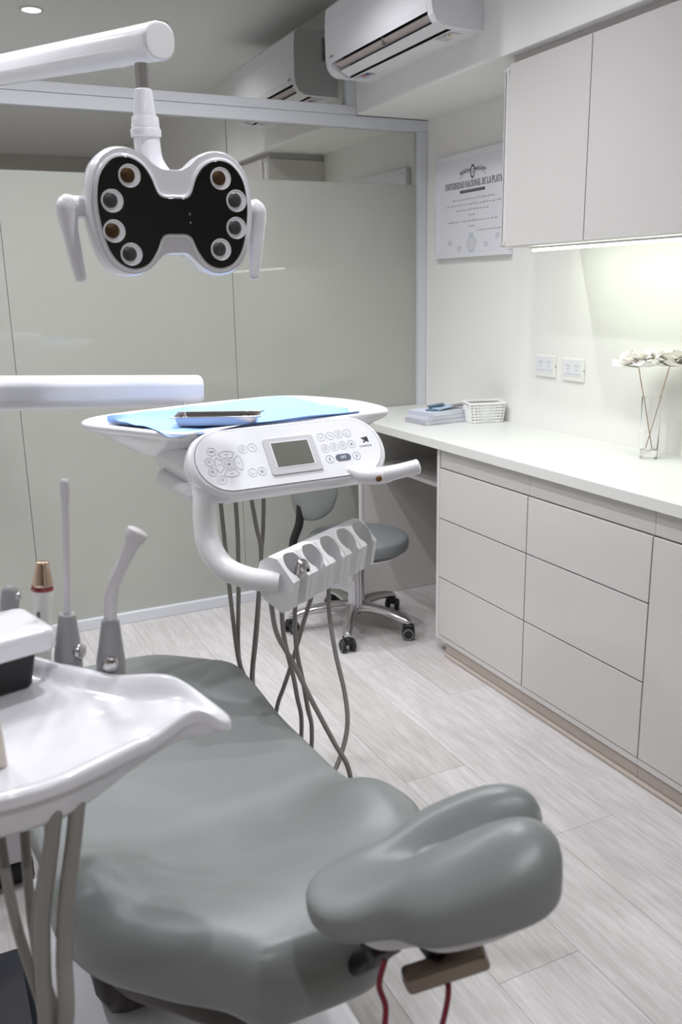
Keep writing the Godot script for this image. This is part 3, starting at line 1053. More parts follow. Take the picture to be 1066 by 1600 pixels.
	# hoses
	var hoses := [
		[Vector3(0.584, 1.04, -1.845), Vector3(0.584, 1.012, -1.840), Vector3(0.593, 0.906, -1.851), Vector3(0.601, 0.771, -1.855), Vector3(0.611, 0.642, -1.860), Vector3(0.625, 0.574, -1.882), Vector3(0.645, 0.510, -1.906), Vector3(0.66, 0.36, -1.95), Vector3(0.64, 0.22, -1.96)],
		[Vector3(0.621, 1.04, -1.845), Vector3(0.621, 1.004, -1.842), Vector3(0.626, 0.895, -1.853), Vector3(0.624, 0.765, -1.861), Vector3(0.620, 0.636, -1.871), Vector3(0.630, 0.569, -1.894), Vector3(0.650, 0.506, -1.918), Vector3(0.67, 0.36, -1.97), Vector3(0.65, 0.22, -1.98)],
		[Vector3(0.659, 1.04, -1.85), Vector3(0.659, 1.001, -1.846), Vector3(0.671, 0.921, -1.850), Vector3(0.683, 0.854, -1.858), Vector3(0.672, 0.736, -1.862), Vector3(0.664, 0.640, -1.872), Vector3(0.657, 0.554, -1.884), Vector3(0.660, 0.493, -1.899), Vector3(0.675, 0.36, -1.92), Vector3(0.66, 0.22, -1.93)],
		[Vector3(0.697, 1.04, -1.865), Vector3(0.697, 1.000, -1.862), Vector3(0.696, 0.913, -1.871), Vector3(0.695, 0.851, -1.886), Vector3(0.685, 0.732, -1.890), Vector3(0.676, 0.629, -1.897), Vector3(0.668, 0.541, -1.909), Vector3(0.672, 0.479, -1.924), Vector3(0.685, 0.36, -1.94), Vector3(0.67, 0.22, -1.95)],
		[Vector3(0.600, 0.845, -1.588), Vector3(0.600, 0.824, -1.584), Vector3(0.607, 0.765, -1.576), Vector3(0.633, 0.703, -1.557), Vector3(0.661, 0.624, -1.533), Vector3(0.695, 0.536, -1.503), Vector3(0.720, 0.474, -1.485), Vector3(0.73, 0.38, -1.50), Vector3(0.70, 0.30, -1.58)],
		[Vector3(0.633, 0.845, -1.612), Vector3(0.633, 0.820, -1.613), Vector3(0.647, 0.728, -1.640), Vector3(0.673, 0.623, -1.659), Vector3(0.693, 0.557, -1.690), Vector3(0.714, 0.483, -1.719), Vector3(0.72, 0.38, -1.75), Vector3(0.70, 0.28, -1.76)],
		[Vector3(0.686, 0.84, -1.655), Vector3(0.685, 0.818, -1.656), Vector3(0.684, 0.748, -1.667), Vector3(0.689, 0.671, -1.672), Vector3(0.703, 0.591, -1.673), Vector3(0.714, 0.527, -1.679), Vector3(0.726, 0.474, -1.688), Vector3(0.73, 0.38, -1.71), Vector3(0.71, 0.28, -1.72)],
		[Vector3(0.744, 0.835, -1.68), Vector3(0.741, 0.812, -1.685), Vector3(0.727, 0.722, -1.718), Vector3(0.711, 0.624, -1.749), Vector3(0.699, 0.542, -1.783), Vector3(0.694, 0.477, -1.819), Vector3(0.69, 0.38, -1.85), Vector3(0.68, 0.28, -1.86)],
		[Vector3(0.798, 0.835, -1.732), Vector3(0.796, 0.812, -1.727), Vector3(0.778, 0.747, -1.691), Vector3(0.770, 0.664, -1.644), Vector3(0.768, 0.589, -1.597), Vector3(0.756, 0.533, -1.561), Vector3(0.727, 0.483, -1.534), Vector3(0.691, 0.448, -1.514), Vector3(0.66, 0.42, -1.53)],
	]
	for h in hoses:
		part(o, "hose", tube(h, 0.0052, 12, 8), M.hose, Vector3.ZERO, Basis.IDENTITY)
	# handpiece hanging in the first slot
	var hp := thing("dental_handpiece", "silver dental handpiece hanging in the first slot of the white holder", "handpiece", h0 + ha * (hl / 10) + hbv * 0.038 + Vector3(0, 0.01, 0), Basis(hbv, Vector3.UP, -ha) * Basis(Vector3(0, 0, 1), -0.42))
	part(hp, "body", lathe([Vector2(0.001, -0.065), Vector2(0.006, -0.064), Vector2(0.0085, -0.03), Vector2(0.0095, 0.0), Vector2(0.0115, 0.016), Vector2(0.0115, 0.032), Vector2(0.010, 0.035), Vector2(0.001, 0.035)], 20), M.steel)
	part(hp, "head", lathe([Vector2(0.001, -0.012), Vector2(0.009, -0.012), Vector2(0.0105, -0.009), Vector2(0.0105, 0.008), Vector2(0.008, 0.011), Vector2(0.001, 0.011)], 20), M.chrome, Vector3(0.004, 0.024, 0), Basis(Vector3(0, 0, 1), -PI / 2))
	part(hp, "chuck", lathe([Vector2(0.001, 0.004), Vector2(0.0035, 0.003), Vector2(0.004, 0.0)], 14), M.black, Vector3(0.0155, 0.024, 0), Basis(Vector3(0, 0, 1), -PI / 2))
	# blue drape on the tray
	drape()
	var st := thing("steel_instrument_tray", "shallow stainless steel instrument tray on the blue drape", "tray", Vector3(0.603, 1.1615, -1.880), Basis(Vector3.UP, deg_to_rad(-26.0)))
	var so := rrect(0.186, 0.086, 0.012)
	part(st, "pan", dish_mb(so, [[0.06, 0.0], [0.010, 0.0], [0.007, 0.002], [0.002, 0.019], [0.0, 0.020], [0.0, 0.0208], [0.004, 0.0208], [0.009, 0.003], [0.012, 0.0012], [0.06, 0.0012]]).mesh(), M.steel, Vector3.ZERO)
	part(st, "rim", tube([Vector3(-0.093, 0.0205, 0.034), Vector3(-0.093, 0.0205, -0.034), Vector3(-0.085, 0.0205, -0.043), Vector3(0.085, 0.0205, -0.043), Vector3(0.093, 0.0205, -0.034), Vector3(0.093, 0.0205, 0.034), Vector3(0.085, 0.0205, 0.043), Vector3(-0.085, 0.0205, 0.043), Vector3(-0.093, 0.0205, 0.034)], 0.0016, 8), M.chrome)
	var mi := thing("mouth_mirror", "small round dental mirror lying in the steel tray", "dental mirror", Vector3(0.560, 1.1640, -1.912), Basis(Vector3.UP, deg_to_rad(-20.0)))
	part(mi, "mirror_head", lathe([Vector2(0.0005, 0.0), Vector2(0.011, 0.0), Vector2(0.0115, 0.0015), Vector2(0.0005, 0.0025)], 20), M.chrome, Vector3(0, 0.006, 0), Basis(Vector3(1, 0, 0), 0.35))
	part(mi, "stem", tube([Vector3(0.01, 0.004, 0), Vector3(0.05, 0.002, 0.0), Vector3(0.115, 0.0025, 0.0)], [0.0015, 0.0022, 0.0022], 8), M.steel)

func drape() -> void:
	# pleated paper sheet: pairs of far and near edge points, sampled across
	var far := spline([Vector3(0.398, 1.170, -2.085), Vector3(0.52, 1.166, -2.140), Vector3(0.70, 1.166, -2.190), Vector3(0.897, 1.168, -2.225), Vector3(0.925, 1.166, -2.03), Vector3(0.935, 1.169, -1.90)], 10)
	var near := spline([Vector3(0.396, 1.170, -2.070), Vector3(0.412, 1.170, -1.95), Vector3(0.440, 1.171, -1.83), Vector3(0.478, 1.160, -1.752), Vector3(0.66, 1.173, -1.772), Vector3(0.925, 1.173, -1.815)], 10)
	var top := []
	var bot := []
	var r2 := RandomNumberGenerator.new()
	r2.seed = 4
	for i in far.size():
		var a := []
		var b := []
		for k in 15:
			var f := k / 14.0
			var p: Vector3 = far[i].lerp(near[i], f)
			p.y = maxf(p.y, 1.160)
			var inner := sin(PI * f)
			p.y = lerpf(p.y, 1.1565, smoothstep(0.0, 0.6, inner) * 0.95) + 0.0010 * sin(i * 0.9 + f * 5.0) + 0.0012 * absf(sin(f * 9.0 + 0.3))
			a.append(p)
			b.append(p - Vector3(0, 0.0006, 0))
		top.append(a)
		bot.append(b)
	var m := MB.new()
	m.rows(top, false)
	bot.reverse()
	m.rows(bot, false)
	single("paper_drape", "light blue paper drape spread over the white instrument tray", "drape", m.mesh(), M.blue)

# ---------------------------------------------------------------- operating light
func operating_light() -> void:
	var o := thing("operating_light", "white dental operating light with a black butterfly face and eight lenses", "dental light")
	var c := Vector3(0.44, 1.582, -1.55)
	var half := [Vector2(0.0, 0.022), Vector2(0.020, 0.0225), Vector2(0.030, 0.031), Vector2(0.040, 0.056), Vector2(0.055, 0.075), Vector2(0.078, 0.0845), Vector2(0.102, 0.080), Vector2(0.122, 0.057), Vector2(0.1295, 0.025), Vector2(0.129, -0.010), Vector2(0.120, -0.055), Vector2(0.103, -0.083), Vector2(0.078, -0.094), Vector2(0.054, -0.087), Vector2(0.037, -0.066), Vector2(0.027, -0.044), Vector2(0.017, -0.0375), Vector2(0.0, -0.0372)]
	var full := half.duplicate()
	for i in range(half.size() - 2, 0, -1):
		full.append(Vector2(-half[i].x, half[i].y))
	var face := spline(full, 5, true)
	var hs := [Vector2(0.0, 0.070), Vector2(0.017, 0.071), Vector2(0.034, 0.080), Vector2(0.052, 0.095), Vector2(0.080, 0.1035), Vector2(0.108, 0.098), Vector2(0.132, 0.076), Vector2(0.1445, 0.040), Vector2(0.1465, -0.006), Vector2(0.138, -0.055), Vector2(0.117, -0.094), Vector2(0.082, -0.107), Vector2(0.052, -0.099), Vector2(0.034, -0.083), Vector2(0.020, -0.072), Vector2(0.0, -0.071)]
	var sf := hs.duplicate()
	for i in range(hs.size() - 2, 0, -1):
		sf.append(Vector2(-hs[i].x, hs[i].y))
	var so := ccw(spline(sf, 5, true))
	var fo := ccw(face)
	# white housing: the back outline narrows to the face outline, notches included
	var rings := []
	var lv := [[-0.085, 0.80, 0.0], [-0.080, 0.90, 0.0], [-0.066, 0.97, 0.0], [-0.045, 1.0, 0.0], [-0.022, 1.0, 0.0], [-0.012, 0.985, 0.0], [-0.004, 0.955, 0.0]]
	var sh := MB.new()
	for l in lv:
		var ring := []
		for p in so:
			ring.append(Vector3(p.x * l[1], p.y * l[1], l[0]))
		rings.append(ring)
	# last rings follow the face, matched by angle from the middle of each lobe
	sh.rows(rings, true)
	for e in [0, rings.size() - 1]:
		var flat := PackedVector2Array()
		for p in rings[e]:
			flat.append(Vector2(p.x, p.y))
		var ix := Geometry2D.triangulate_polygon(flat)
		var base := sh.v.size()
		for p in rings[e]:
			sh.add(p)
		for i in range(0, ix.size(), 3):
			var A := flat[ix[i]]
			var up: bool = (flat[ix[i + 1]] - A).cross(flat[ix[i + 2]] - A) > 0.0
			if up == (e != 0):
				sh.tri(base + ix[i], base + ix[i + 1], base + ix[i + 2])
			else:
				sh.tri(base + ix[i], base + ix[i + 2], base + ix[i + 1])
	part(o, "housing", sh.mesh(), M.white, c, Basis.IDENTITY, "glossy white butterfly-shaped housing")
	part(o, "face_rim", extrude(inset(fo, -0.006), 0.012, 0.005, 0.0), M.white, c + Vector3(0, 0, -0.010))
	var fp := part(o, "face_panel", extrude(fo, 0.006, 0.002), M.black_gloss, c + Vector3(0, 0, -0.0015), Basis.IDENTITY, "glossy black butterfly-shaped front panel")
	var ls := [[-0.0755, 0.0545, 0], [-0.107, 0.0145, 1], [-0.1075, -0.0335, 0], [-0.0815, -0.0705, 1], [0.0825, 0.0555, 0], [0.1095, 0.0195, 1], [0.1075, -0.026, 1], [0.077, -0.0625, 1]]
	for q in ls:
		var l := part(fp, "lens", lathe([Vector2(0.0186, 0.0), Vector2(0.0186, 0.0016), Vector2(0.0182, 0.0022), Vector2(0.0175, 0.0023), Vector2(0.0170, 0.0018), Vector2(0.0170, 0.0018), Vector2(0.0005, 0.0016)], 32), M.white, Vector3(q[0], q[1], 0.0056), Basis(Vector3(1, 0, 0), PI / 2))
		l.name = "lens_ring"
	for q in ls:
		part(fp, "reflector", lathe([Vector2(0.0004, 0.0030), Vector2(0.007, 0.0027), Vector2(0.0115, 0.0016), Vector2(0.0125, 0.0)], 28), M.lens_warm if q[2] == 0 else M.lens_cool, Vector3(q[0] - 0.0034, q[1] + 0.0008, 0.0070), Basis(Vector3(1, 0, 0), PI / 2))
	for q in [[0.024, -0.004], [0.0245, -0.018]]:
		part(fp, "touch_mark", extrude([Vector2(-0.001, -0.0015), Vector2(0.001, -0.0015), Vector2(0.001, 0.0015), Vector2(-0.001, 0.0015)], 0.0004), M.ink_light, Vector3(q[0], q[1], 0.006))
	# handles
	for s in [-1, 1]:
		var hx: float = 0.44 + s * (0.165 if s < 0 else 0.156)
		var y0 := 1.590
		var hm := tube_mb([Vector3(0.44 + s * 0.135, y0, -1.595), Vector3(hx, y0, -1.595)], [0.0185, 0.0185], 22, 6)
		part(o, "handle_boss", hm.mesh(), M.white)
		part(o, "handle", tube([Vector3(hx, y0 + 0.004, -1.595), Vector3(hx + s * 0.008, y0 - 0.004, -1.592), Vector3(hx + s * 0.007, y0 - 0.035, -1.590), Vector3(hx + s * 0.001, y0 - 0.085, -1.588), Vector3(hx - s * 0.004, y0 - 0.118, -1.586)], [0.019, 0.019, 0.0145, 0.0120, 0.0095], 22, 8, 0.5), M.white, Vector3.ZERO, Basis.IDENTITY)
	# neck: stem, cone, collar and bend down to the housing
	var n0 := Vector3(0.435, 1.842, -1.690)
	part(o, "chrome_stem", tube([n0, n0 + Vector3(-0.001, -0.045, 0.002)], 0.0125, 20), M.chrome)
	part(o, "cone", lathe([Vector2(0.001, 0.0), Vector2(0.0145, 0.0), Vector2(0.016, -0.002), Vector2(0.0205, -0.045), Vector2(0.0205, -0.045), Vector2(0.024, -0.046), Vector2(0.0255, -0.066), Vector2(0.0255, -0.066), Vector2(0.0275, -0.067), Vector2(0.0275, -0.078), Vector2(0.0255, -0.080), Vector2(0.001, -0.080)], 32), M.white, n0 + Vector3(-0.001, -0.042, 0.002))
	part(o, "neck", tube([Vector3(0.434, 1.726, -1.688), Vector3(0.435, 1.700, -1.687), Vector3(0.438, 1.678, -1.684), Vector3(0.447, 1.658, -1.676), Vector3(0.458, 1.640, -1.664), Vector3(0.470, 1.615, -1.640), Vector3(0.476, 1.595, -1.615)], [0.0240, 0.0238, 0.0232, 0.0225, 0.022, 0.022, 0.022], 28, 8), M.white)
	# arm
	var aa := Vector3(0.466, 1.880, -1.682)
	var ab := Vector3(0.150, 2.003, -2.78)
	var d := (ab - aa).normalized()
	var sd := d.cross(Vector3.UP).normalized()
	var up := sd.cross(d).normalized()
	part(o, "arm", extrude(rrect(0.060, 0.062, 0.026, 8), (ab - aa).length(), 0.004, 0.006), M.white, aa, Basis(-sd, up, d) if (-sd).cross(up).dot(d) > 0 else Basis(sd, up, d), "long white arm")
	part(o, "arm_cap", extrude(rrect(0.060, 0.062, 0.026, 8), 0.007, 0.004, 0.0), M.white2, aa - d * 0.0, Basis(sd, up, -d) if sd.cross(up).dot(-d) > 0 else Basis(-sd, up, -d))
	part(o, "elbow", lathe([Vector2(0.001, 0.05), Vector2(0.036, 0.05), Vector2(0.04, 0.045), Vector2(0.04, -0.06), Vector2(0.036, -0.065), Vector2(0.001, -0.065)], 24), M.white, ab)
	part(o, "arm", tube([ab + Vector3(0, -0.04, 0), Vector3(-0.26, 1.96, -2.42)], 0.03, 20), M.white)
	part(o, "post", tube([Vector3(-0.26, 2.0, -2.42), Vector3(-0.26, 0.42, -2.42)], 0.034, 20), M.white)

# ---------------------------------------------------------------- assistant's side
func assistant_unit() -> void:
	var o := thing("assistant_unit", "glossy white assistant tray with grey hoses hanging below, at the left edge", "dental unit")
	var to := spline([Vector2(0.288, -0.912), Vector2(0.274, -0.962), Vector2(0.240, -1.012), Vector2(0.195, -1.070), Vector2(0.140, -1.140), Vector2(0.070, -1.220), Vector2(-0.06, -1.27), Vector2(-0.20, -1.26), Vector2(-0.28, -1.12), Vector2(-0.28, -0.95), Vector2(-0.20, -0.86), Vector2(0.0, -0.838), Vector2(0.075, -0.840), Vector2(0.125, -0.858), Vector2(0.180, -0.882), Vector2(0.235, -0.895), Vector2(0.270, -0.890)], 8, true)
	var mb := dish_mb(to, [[0.022, -0.048, 0.1], [0.022, -0.048, 0.6], [0.022, -0.048], [0.016, -0.046], [0.013, -0.041], [0.006, -0.014], [0.004, -0.011], [0.001, -0.010], [0.0, -0.006], [0.0, 0.001], [0.002, 0.005], [0.007, 0.007], [0.014, 0.006], [0.022, -0.001], [0.028, -0.007], [0.034, -0.010], [0.042, -0.0115], [0.055, -0.012], [0.055, -0.012, 0.8], [0.055, -0.012, 0.55], [0.055, -0.012, 0.3], [0.055, -0.012, 0.08]])
	for i in mb.v.size():
		var p := mb.v[i]
		var low := p.y < -0.0125
		# the lip at the right swells up and turns down at its tip
		var f := smoothstep(0.18, 0.245, p.x)
		p.y += 0.016 * f - 0.024 * smoothstep(0.240, 0.292, p.x)
		# the underside tapers towards the lip
		if low:
			p.y = lerpf(p.y, -0.009 + p.y * 0.12, smoothstep(0.08, 0.25, p.x))
		mb.v[i] = p
	part(o, "tray", mb.mesh(), M.white, Vector3(0, 0.966, 0), Basis.IDENTITY, "glossy white tray with a curled lip")
	part(o, "tool_bar", tube([Vector3(-0.05, 0.945, -1.25), Vector3(0.08, 0.945, -1.215), Vector3(0.135, 0.945, -1.165)], 0.010, 12), M.greyp)
	part(o, "support_arm", tube([Vector3(-0.15, 0.895, -1.05), Vector3(-0.24, 0.885, -1.3), Vector3(-0.26, 0.88, -2.38)], 0.03, 16), M.white)
	var hs := [
		[Vector3(0.023, 0.935, -0.930), Vector3(0.024, 0.920, -0.927), Vector3(0.024, 0.855, -0.908), Vector3(0.028, 0.791, -0.888), Vector3(0.035, 0.746, -0.872), Vector3(0.043, 0.700, -0.855), Vector3(0.045, 0.670, -0.846), Vector3(0.02, 0.58, -0.88), Vector3(-0.06, 0.50, -1.0)],
		[Vector3(0.051, 0.932, -0.937), Vector3(0.051, 0.907, -0.933), Vector3(0.048, 0.854, -0.919), Vector3(0.045, 0.793, -0.903), Vector3(0.045, 0.754, -0.893), Vector3(0.046, 0.700, -0.877), Vector3(0.03, 0.60, -0.88), Vector3(-0.05, 0.50, -1.02)],
		[Vector3(0.0772, 0.936, -0.860), Vector3(0.0765, 0.927, -0.858), Vector3(0.066, 0.882, -0.850), Vector3(0.0525, 0.828, -0.838), Vector3(0.0455, 0.773, -0.824), Vector3(0.039, 0.710, -0.810), Vector3(0.01, 0.60, -0.86), Vector3(-0.06, 0.52, -1.0)],
		[Vector3(0.1045, 0.938, -0.874), Vector3(0.093, 0.896, -0.856), Vector3(0.0775, 0.840, -0.837), Vector3(0.0675, 0.785, -0.821), Vector3(0.058, 0.716, -0.801), Vector3(0.03, 0.60, -0.85), Vector3(-0.05, 0.50, -1.0)],
		[Vector3(0.073, 0.93, -0.884), Vector3(0.071, 0.893, -0.874), Vector3(0.058, 0.849, -0.867), Vector3(0.046, 0.798, -0.859), Vector3(0.046, 0.753, -0.846), Vector3(0.053, 0.698, -0.827), Vector3(0.04, 0.60, -0.86), Vector3(-0.05, 0.50, -1.02)],
	]
	var hr := [0.0058, 0.0055, 0.0082, 0.0085, 0.006]
	for i in hs.size():
		part(o, "hose", tube(hs[i], hr[i], 14, 8), M.hose)
	# suction valves standing at the far rim
	suction(Vector3(0.142, 0.962, -1.157), 0, "grey suction valve holding a thin straight saliva tip")
	suction(Vector3(0.188, 0.964, -1.102), 1, "grey suction valve holding a wide bent translucent suction tip")
	var hp := thing("scaler_handpiece", "white handpiece with a red ring and a polished metal cone tip", "handpiece", Vector3(0.118, 0.942, -1.249), Basis(Vector3(0.1, 0, -1).normalized(), 0.10).scaled(Vector3.ONE * 1.13))
	part(hp, "body", lathe([Vector2(0.001, -0.01), Vector2(0.012, -0.01), Vector2(0.0125, 0.05), Vector2(0.0135, 0.088), Vector2(0.013, 0.092), Vector2(0.001, 0.092)], 24), M.socket)
	part(hp, "ring", lathe([Vector2(0.001, 0.0915), Vector2(0.0136, 0.0915), Vector2(0.0136, 0.094), Vector2(0.001, 0.094)], 24), mat(rgb(150, 30, 34), 0.4))
	part(hp, "metal_tip", lathe([Vector2(0.001, 0.094), Vector2(0.0132, 0.094), Vector2(0.0128, 0.100), Vector2(0.0075, 0.126), Vector2(0.0065, 0.1275), Vector2(0.001, 0.1275)], 24), mat(rgb(206, 180, 160), 0.14, 1.0))
	part(hp, "mark", extrude(rrect(0.004, 0.022, 0.002), 0.0006), M.ink, Vector3(-0.006, 0.055, 0.0113), Basis(Vector3.UP, -0.5))
	var sy := thing("air_water_syringe", "grey and chrome air syringe head behind the white dock, at the left edge", "syringe", Vector3(0.078, 0.975, -1.274), Basis(Vector3(0, 0, 1), -0.15))
	part(sy, "body", lathe([Vector2(0.001, -0.03), Vector2(0.009, -0.03), Vector2(0.011, 0.02), Vector2(0.013, 0.05), Vector2(0.012, 0.068), Vector2(0.006, 0.074), Vector2(0.001, 0.075)], 24), M.greyp)
	part(sy, "button", lathe([Vector2(0.0005, 0.004), Vector2(0.006, 0.0035), Vector2(0.007, 0.0), Vector2(0.007, -0.006)], 16), M.chrome, Vector3(0.0115, 0.062, 0.004), Basis(Vector3(0, 0, 1), -1.2))
	# charging dock with a white lid
	var dk := thing("charging_dock", "white flat-topped device on a black base standing on the white tray", "device", Vector3(0.040, 0.9560, -1.135), Basis(Vector3.UP, deg_to_rad(16.0)))
	part(dk, "base", dish_mb(rrect(0.118, 0.062, 0.010), [[0.03, 0.0], [0.016, 0.0], [0.012, 0.003], [0.002, 0.054], [0.004, 0.057], [0.03, 0.057]]).mesh(), M.black, Vector3.ZERO)
	part(dk, "lid", dish_mb(rrect(0.150, 0.110, 0.014), [[0.04, 0.055], [0.003, 0.055], [0.0, 0.058], [0.0, 0.076], [0.003, 0.081], [0.010, 0.084], [0.04, 0.085]]).mesh(), M.white, Vector3.ZERO)
	var pn := thing("marker_pen", "cream pen standing at the left edge beside the black dock base", "pen", Vector3(0.034, 0.955, -0.935), Basis(Vector3(0.3, 0, 1).normalized(), 0.06))
	part(pn, "barrel", lathe([Vector2(0.001, 0.0), Vector2(0.0075, 0.001), Vector2(0.0085, 0.04), Vector2(0.0075, 0.085), Vector2(0.004, 0.10), Vector2(0.001, 0.102)], 18), mat(rgb(206, 198, 186), 0.4))
	part(pn, "clip", bbox(Vector3(0.003, 0.04, 0.002), 0.0008), M.greyp, Vector3(0.004, 0.06, 0.0085))
	# pedestal of the unit on the floor
	var u := thing("unit_pedestal", "white dental unit pedestal with a dark plinth on the floor", "dental unit")
	part(u, "cabinet", bbox(Vector3(0.60, 0.36, 0.70), 0.03), M.white, Vector3(-0.165, 0.235, -2.44))
	part(u, "plinth", bbox(Vector3(0.58, 0.06, 0.68), 0.01), M.rubber, Vector3(-0.165, 0.03, -2.44))
	single("foot_control", "flat black foot control pad on the floor at the lower left", "foot control", bbox(Vector3(0.34, 0.05, 0.42), 0.012), M.rubber_blue, Vector3(-0.102, 0.025, -1.60))

func suction(at: Vector3, kind: int, label: String) -> void:
	var o := thing("suction_valve", label, "suction tip", at, Basis(Vector3(0.44, 0, -0.9).normalized(), 0.07).scaled(Vector3.ONE * 1.08), "suction valves standing behind the white tray")
	part(o, "valve_body", lathe([Vector2(0.001, -0.015), Vector2(0.0165, -0.015), Vector2(0.0175, -0.01), Vector2(0.0172, 0.015), Vector2(0.0105, 0.066), Vector2(0.0095, 0.069), Vector2(0.001, 0.069)], 26), M.greyp)
	part(o, "shut_off_knob", lathe([Vector2(0.0005, 0.005), Vector2(0.006, 0.0048), Vector2(0.009, 0.003), Vector2(0.0098, 0.0), Vector2(0.0098, -0.008), Vector2(0.001, -0.008)], 22), M.chrome, Vector3(0.012, 0.022, 0.012) if kind == 0 else Vector3(-0.004, 0.018, 0.0165), aim(Vector3.ZERO, Vector3(0.6, 0.1, 0.75) if kind == 0 else Vector3(-0.25, 0.1, 0.95)))
	if kind == 0:
		part(o, "saliva_tip", tube([Vector3(0, 0.066, 0), Vector3(0.0012, 0.15, 0), Vector3(0.0010, 0.218, 0)], 0.0045, 12), M.clear_pl)
		part(o, "tip_end", lathe([Vector2(0.001, 0.0), Vector2(0.0055, 0.0), Vector2(0.0055, 0.018), Vector2(0.004, 0.022), Vector2(0.001, 0.022)], 16), M.clear_pl, Vector3(0.001, 0.216, 0))
	else:
		part(o, "suction_tube", tube([Vector3(0, 0.066, 0), Vector3(0.001, 0.095, 0), Vector3(0.006, 0.116, 0), Vector3(0.018, 0.143, 0), Vector3(0.027, 0.163, 0), Vector3(0.032, 0.172, 0)], [0.0078, 0.0078, 0.0076, 0.0078, 0.0100, 0.0125], 18, 8, 0.0), M.clear_pl)
		part(o, "tip_rim", tube([Vector3(0.029, 0.168, 0), Vector3(0.0335, 0.1755, 0)], [0.0128, 0.0135], 18, 4, 0.3), M.clear_pl)

# ---------------------------------------------------------------- stool
func stool() -> void:
	var c := Vector3(1.617, 0.0, -3.262)
	var o := thing("operator_stool", "grey round dental stool with a chrome five-star base by the desk", "stool", c)
	var sc := Vector3(-0.012, 0.0, 0.085)
	var rr := func(_a: float) -> float:
		return 0.212
	var fl := func(x: float, z: float, t: float) -> float:
		return -0.05 * (x * x + z * z) * maxf(t, 0.0)
	part(o, "seat", pillow(rr, 0.088, 0.5, fl, 56, 18), M.stool, sc + Vector3(0, 0.418, 0), Basis(Vector3(0, 0, 1), -0.03), "round grey padded seat")
	part(o, "seat_pan", lathe([Vector2(0.001, 0.345), Vector2(0.10, 0.347), Vector2(0.17, 0.362), Vector2(0.19, 0.380), Vector2(0.001, 0.384)], 44), M.white2, sc)
	part(o, "gas_cover", lathe([Vector2(0.001, 0.0), Vector2(0.029, 0.0), Vector2(0.026, 0.25), Vector2(0.001, 0.25)], 20), M.white2, Vector3(-0.006, 0.115, 0.03))
	for k in 3:
		part(o, "cover_rib", bbox(Vector3(0.006, 0.22, 0.01), 0.002), M.white, Vector3(-0.024 + 0.016 * k, 0.22, 0.06))
	part(o, "gas_column", lathe([Vector2(0.001, 0.05), Vector2(0.026, 0.05), Vector2(0.026, 0.34), Vector2(0.001, 0.34)], 24), M.chrome, Vector3(0.028, 0.03, 0.0))
	part(o, "lever", tube([Vector3(-0.02, 0.35, 0.09), Vector3(-0.055, 0.32, 0.10), Vector3(-0.060, 0.255, 0.10)], [0.006, 0.012, 0.016], 10, 6, 0.4), M.white2)
	part(o, "hub", lathe([Vector2(0.001, 0.07), Vector2(0.042, 0.072), Vector2(0.045, 0.085), Vector2(0.038, 0.118), Vector2(0.001, 0.122)], 28), M.chrome)
	var ends := [Vector3(-0.304, 0, -0.073), Vector3(-0.168, 0, 0.273), Vector3(0.162, 0, 0.261), Vector3(0.279, 0, -0.113), Vector3(0.033, 0, -0.34)]
	for e in ends:
		var d: Vector3 = e.normalized()
		var r := 0.275
		var s := d.cross(Vector3.UP)
		var rings := []
		for q in [[0.02, 0.100, 0.026, 0.030], [0.10, 0.105, 0.025, 0.026], [0.18, 0.098, 0.023, 0.022], [0.24, 0.085, 0.021, 0.019], [0.272, 0.076, 0.019, 0.016], [0.285, 0.071, 0.012, 0.011]]:
			var ring := []
			for j in 16:
				var a := TAU * j / 16
				ring.append(d * q[0] + Vector3(0, q[1] + sin(a) * q[3] * 0.9, 0) + s * cos(a) * q[2])
			rings.append(ring)
		var b := MB.new()
		b.rows(rings, true, true, true)
		part(o, "base_leg", b.mesh(), M.chrome)
		var cp: Vector3 = d * r
		var cs := part(o, "caster", bbox(Vector3(0.030, 0.034, 0.05), 0.008), M.black, cp + Vector3(0, 0.049, 0), Basis(Vector3.UP, atan2(d.x, d.z) + 0.5))
		for w in [-1, 1]:
			part(cs, "wheel", lathe([Vector2(0.001, -0.009), Vector2(0.020, -0.009), Vector2(0.0265, -0.006), Vector2(0.028, 0.0), Vector2(0.0265, 0.006), Vector2(0.020, 0.009), Vector2(0.001, 0.009)], 24), M.rubber, Vector3(w * 0.021, -0.021, 0.0), Basis(Vector3(0, 0, 1), PI / 2))
			part(cs, "hubcap", lathe([Vector2(0.0195, 0.0), Vector2(0.0225, 0.0008), Vector2(0.0225, 0.0)], 22), M.greyp, Vector3(w * 0.0305, -0.021, 0.0), Basis(Vector3(0, 0, 1), -PI / 2 * w))
	# backrest on a black bracket
	part(o, "back_bracket", tube([Vector3(-0.10, 0.352, 0.04), Vector3(-0.20, 0.352, 0.0), Vector3(-0.268, 0.372, -0.01), Vector3(-0.268, 0.43, -0.01), Vector3(-0.240, 0.50, -0.01), Vector3(-0.235, 0.58, -0.005)], [0.014, 0.015, 0.016, 0.017, 0.018, 0.016], 14, 8), M.black)
	var br := []
	for i in 15:
		var f := -1.0 + 2.0 * i / 14.0
		var ring := []
		var h := 0.125 * sqrt(maxf(0.02, 1.0 - pow(absf(f), 3.0)))
		var t := 0.026 * sqrt(maxf(0.03, 1.0 - pow(absf(f), 4.0)))
		for j in 28:
			var a := TAU * j / 28
			ring.append(Vector3(f * 0.125, signf(sin(a)) * pow(absf(sin(a)), 0.8) * h, signf(cos(a)) * pow(absf(cos(a)), 0.7) * t - 0.07 * f * f + 0.02))
		br.append(ring)
	var bb := MB.new()
	bb.rows(br, true, true, true)
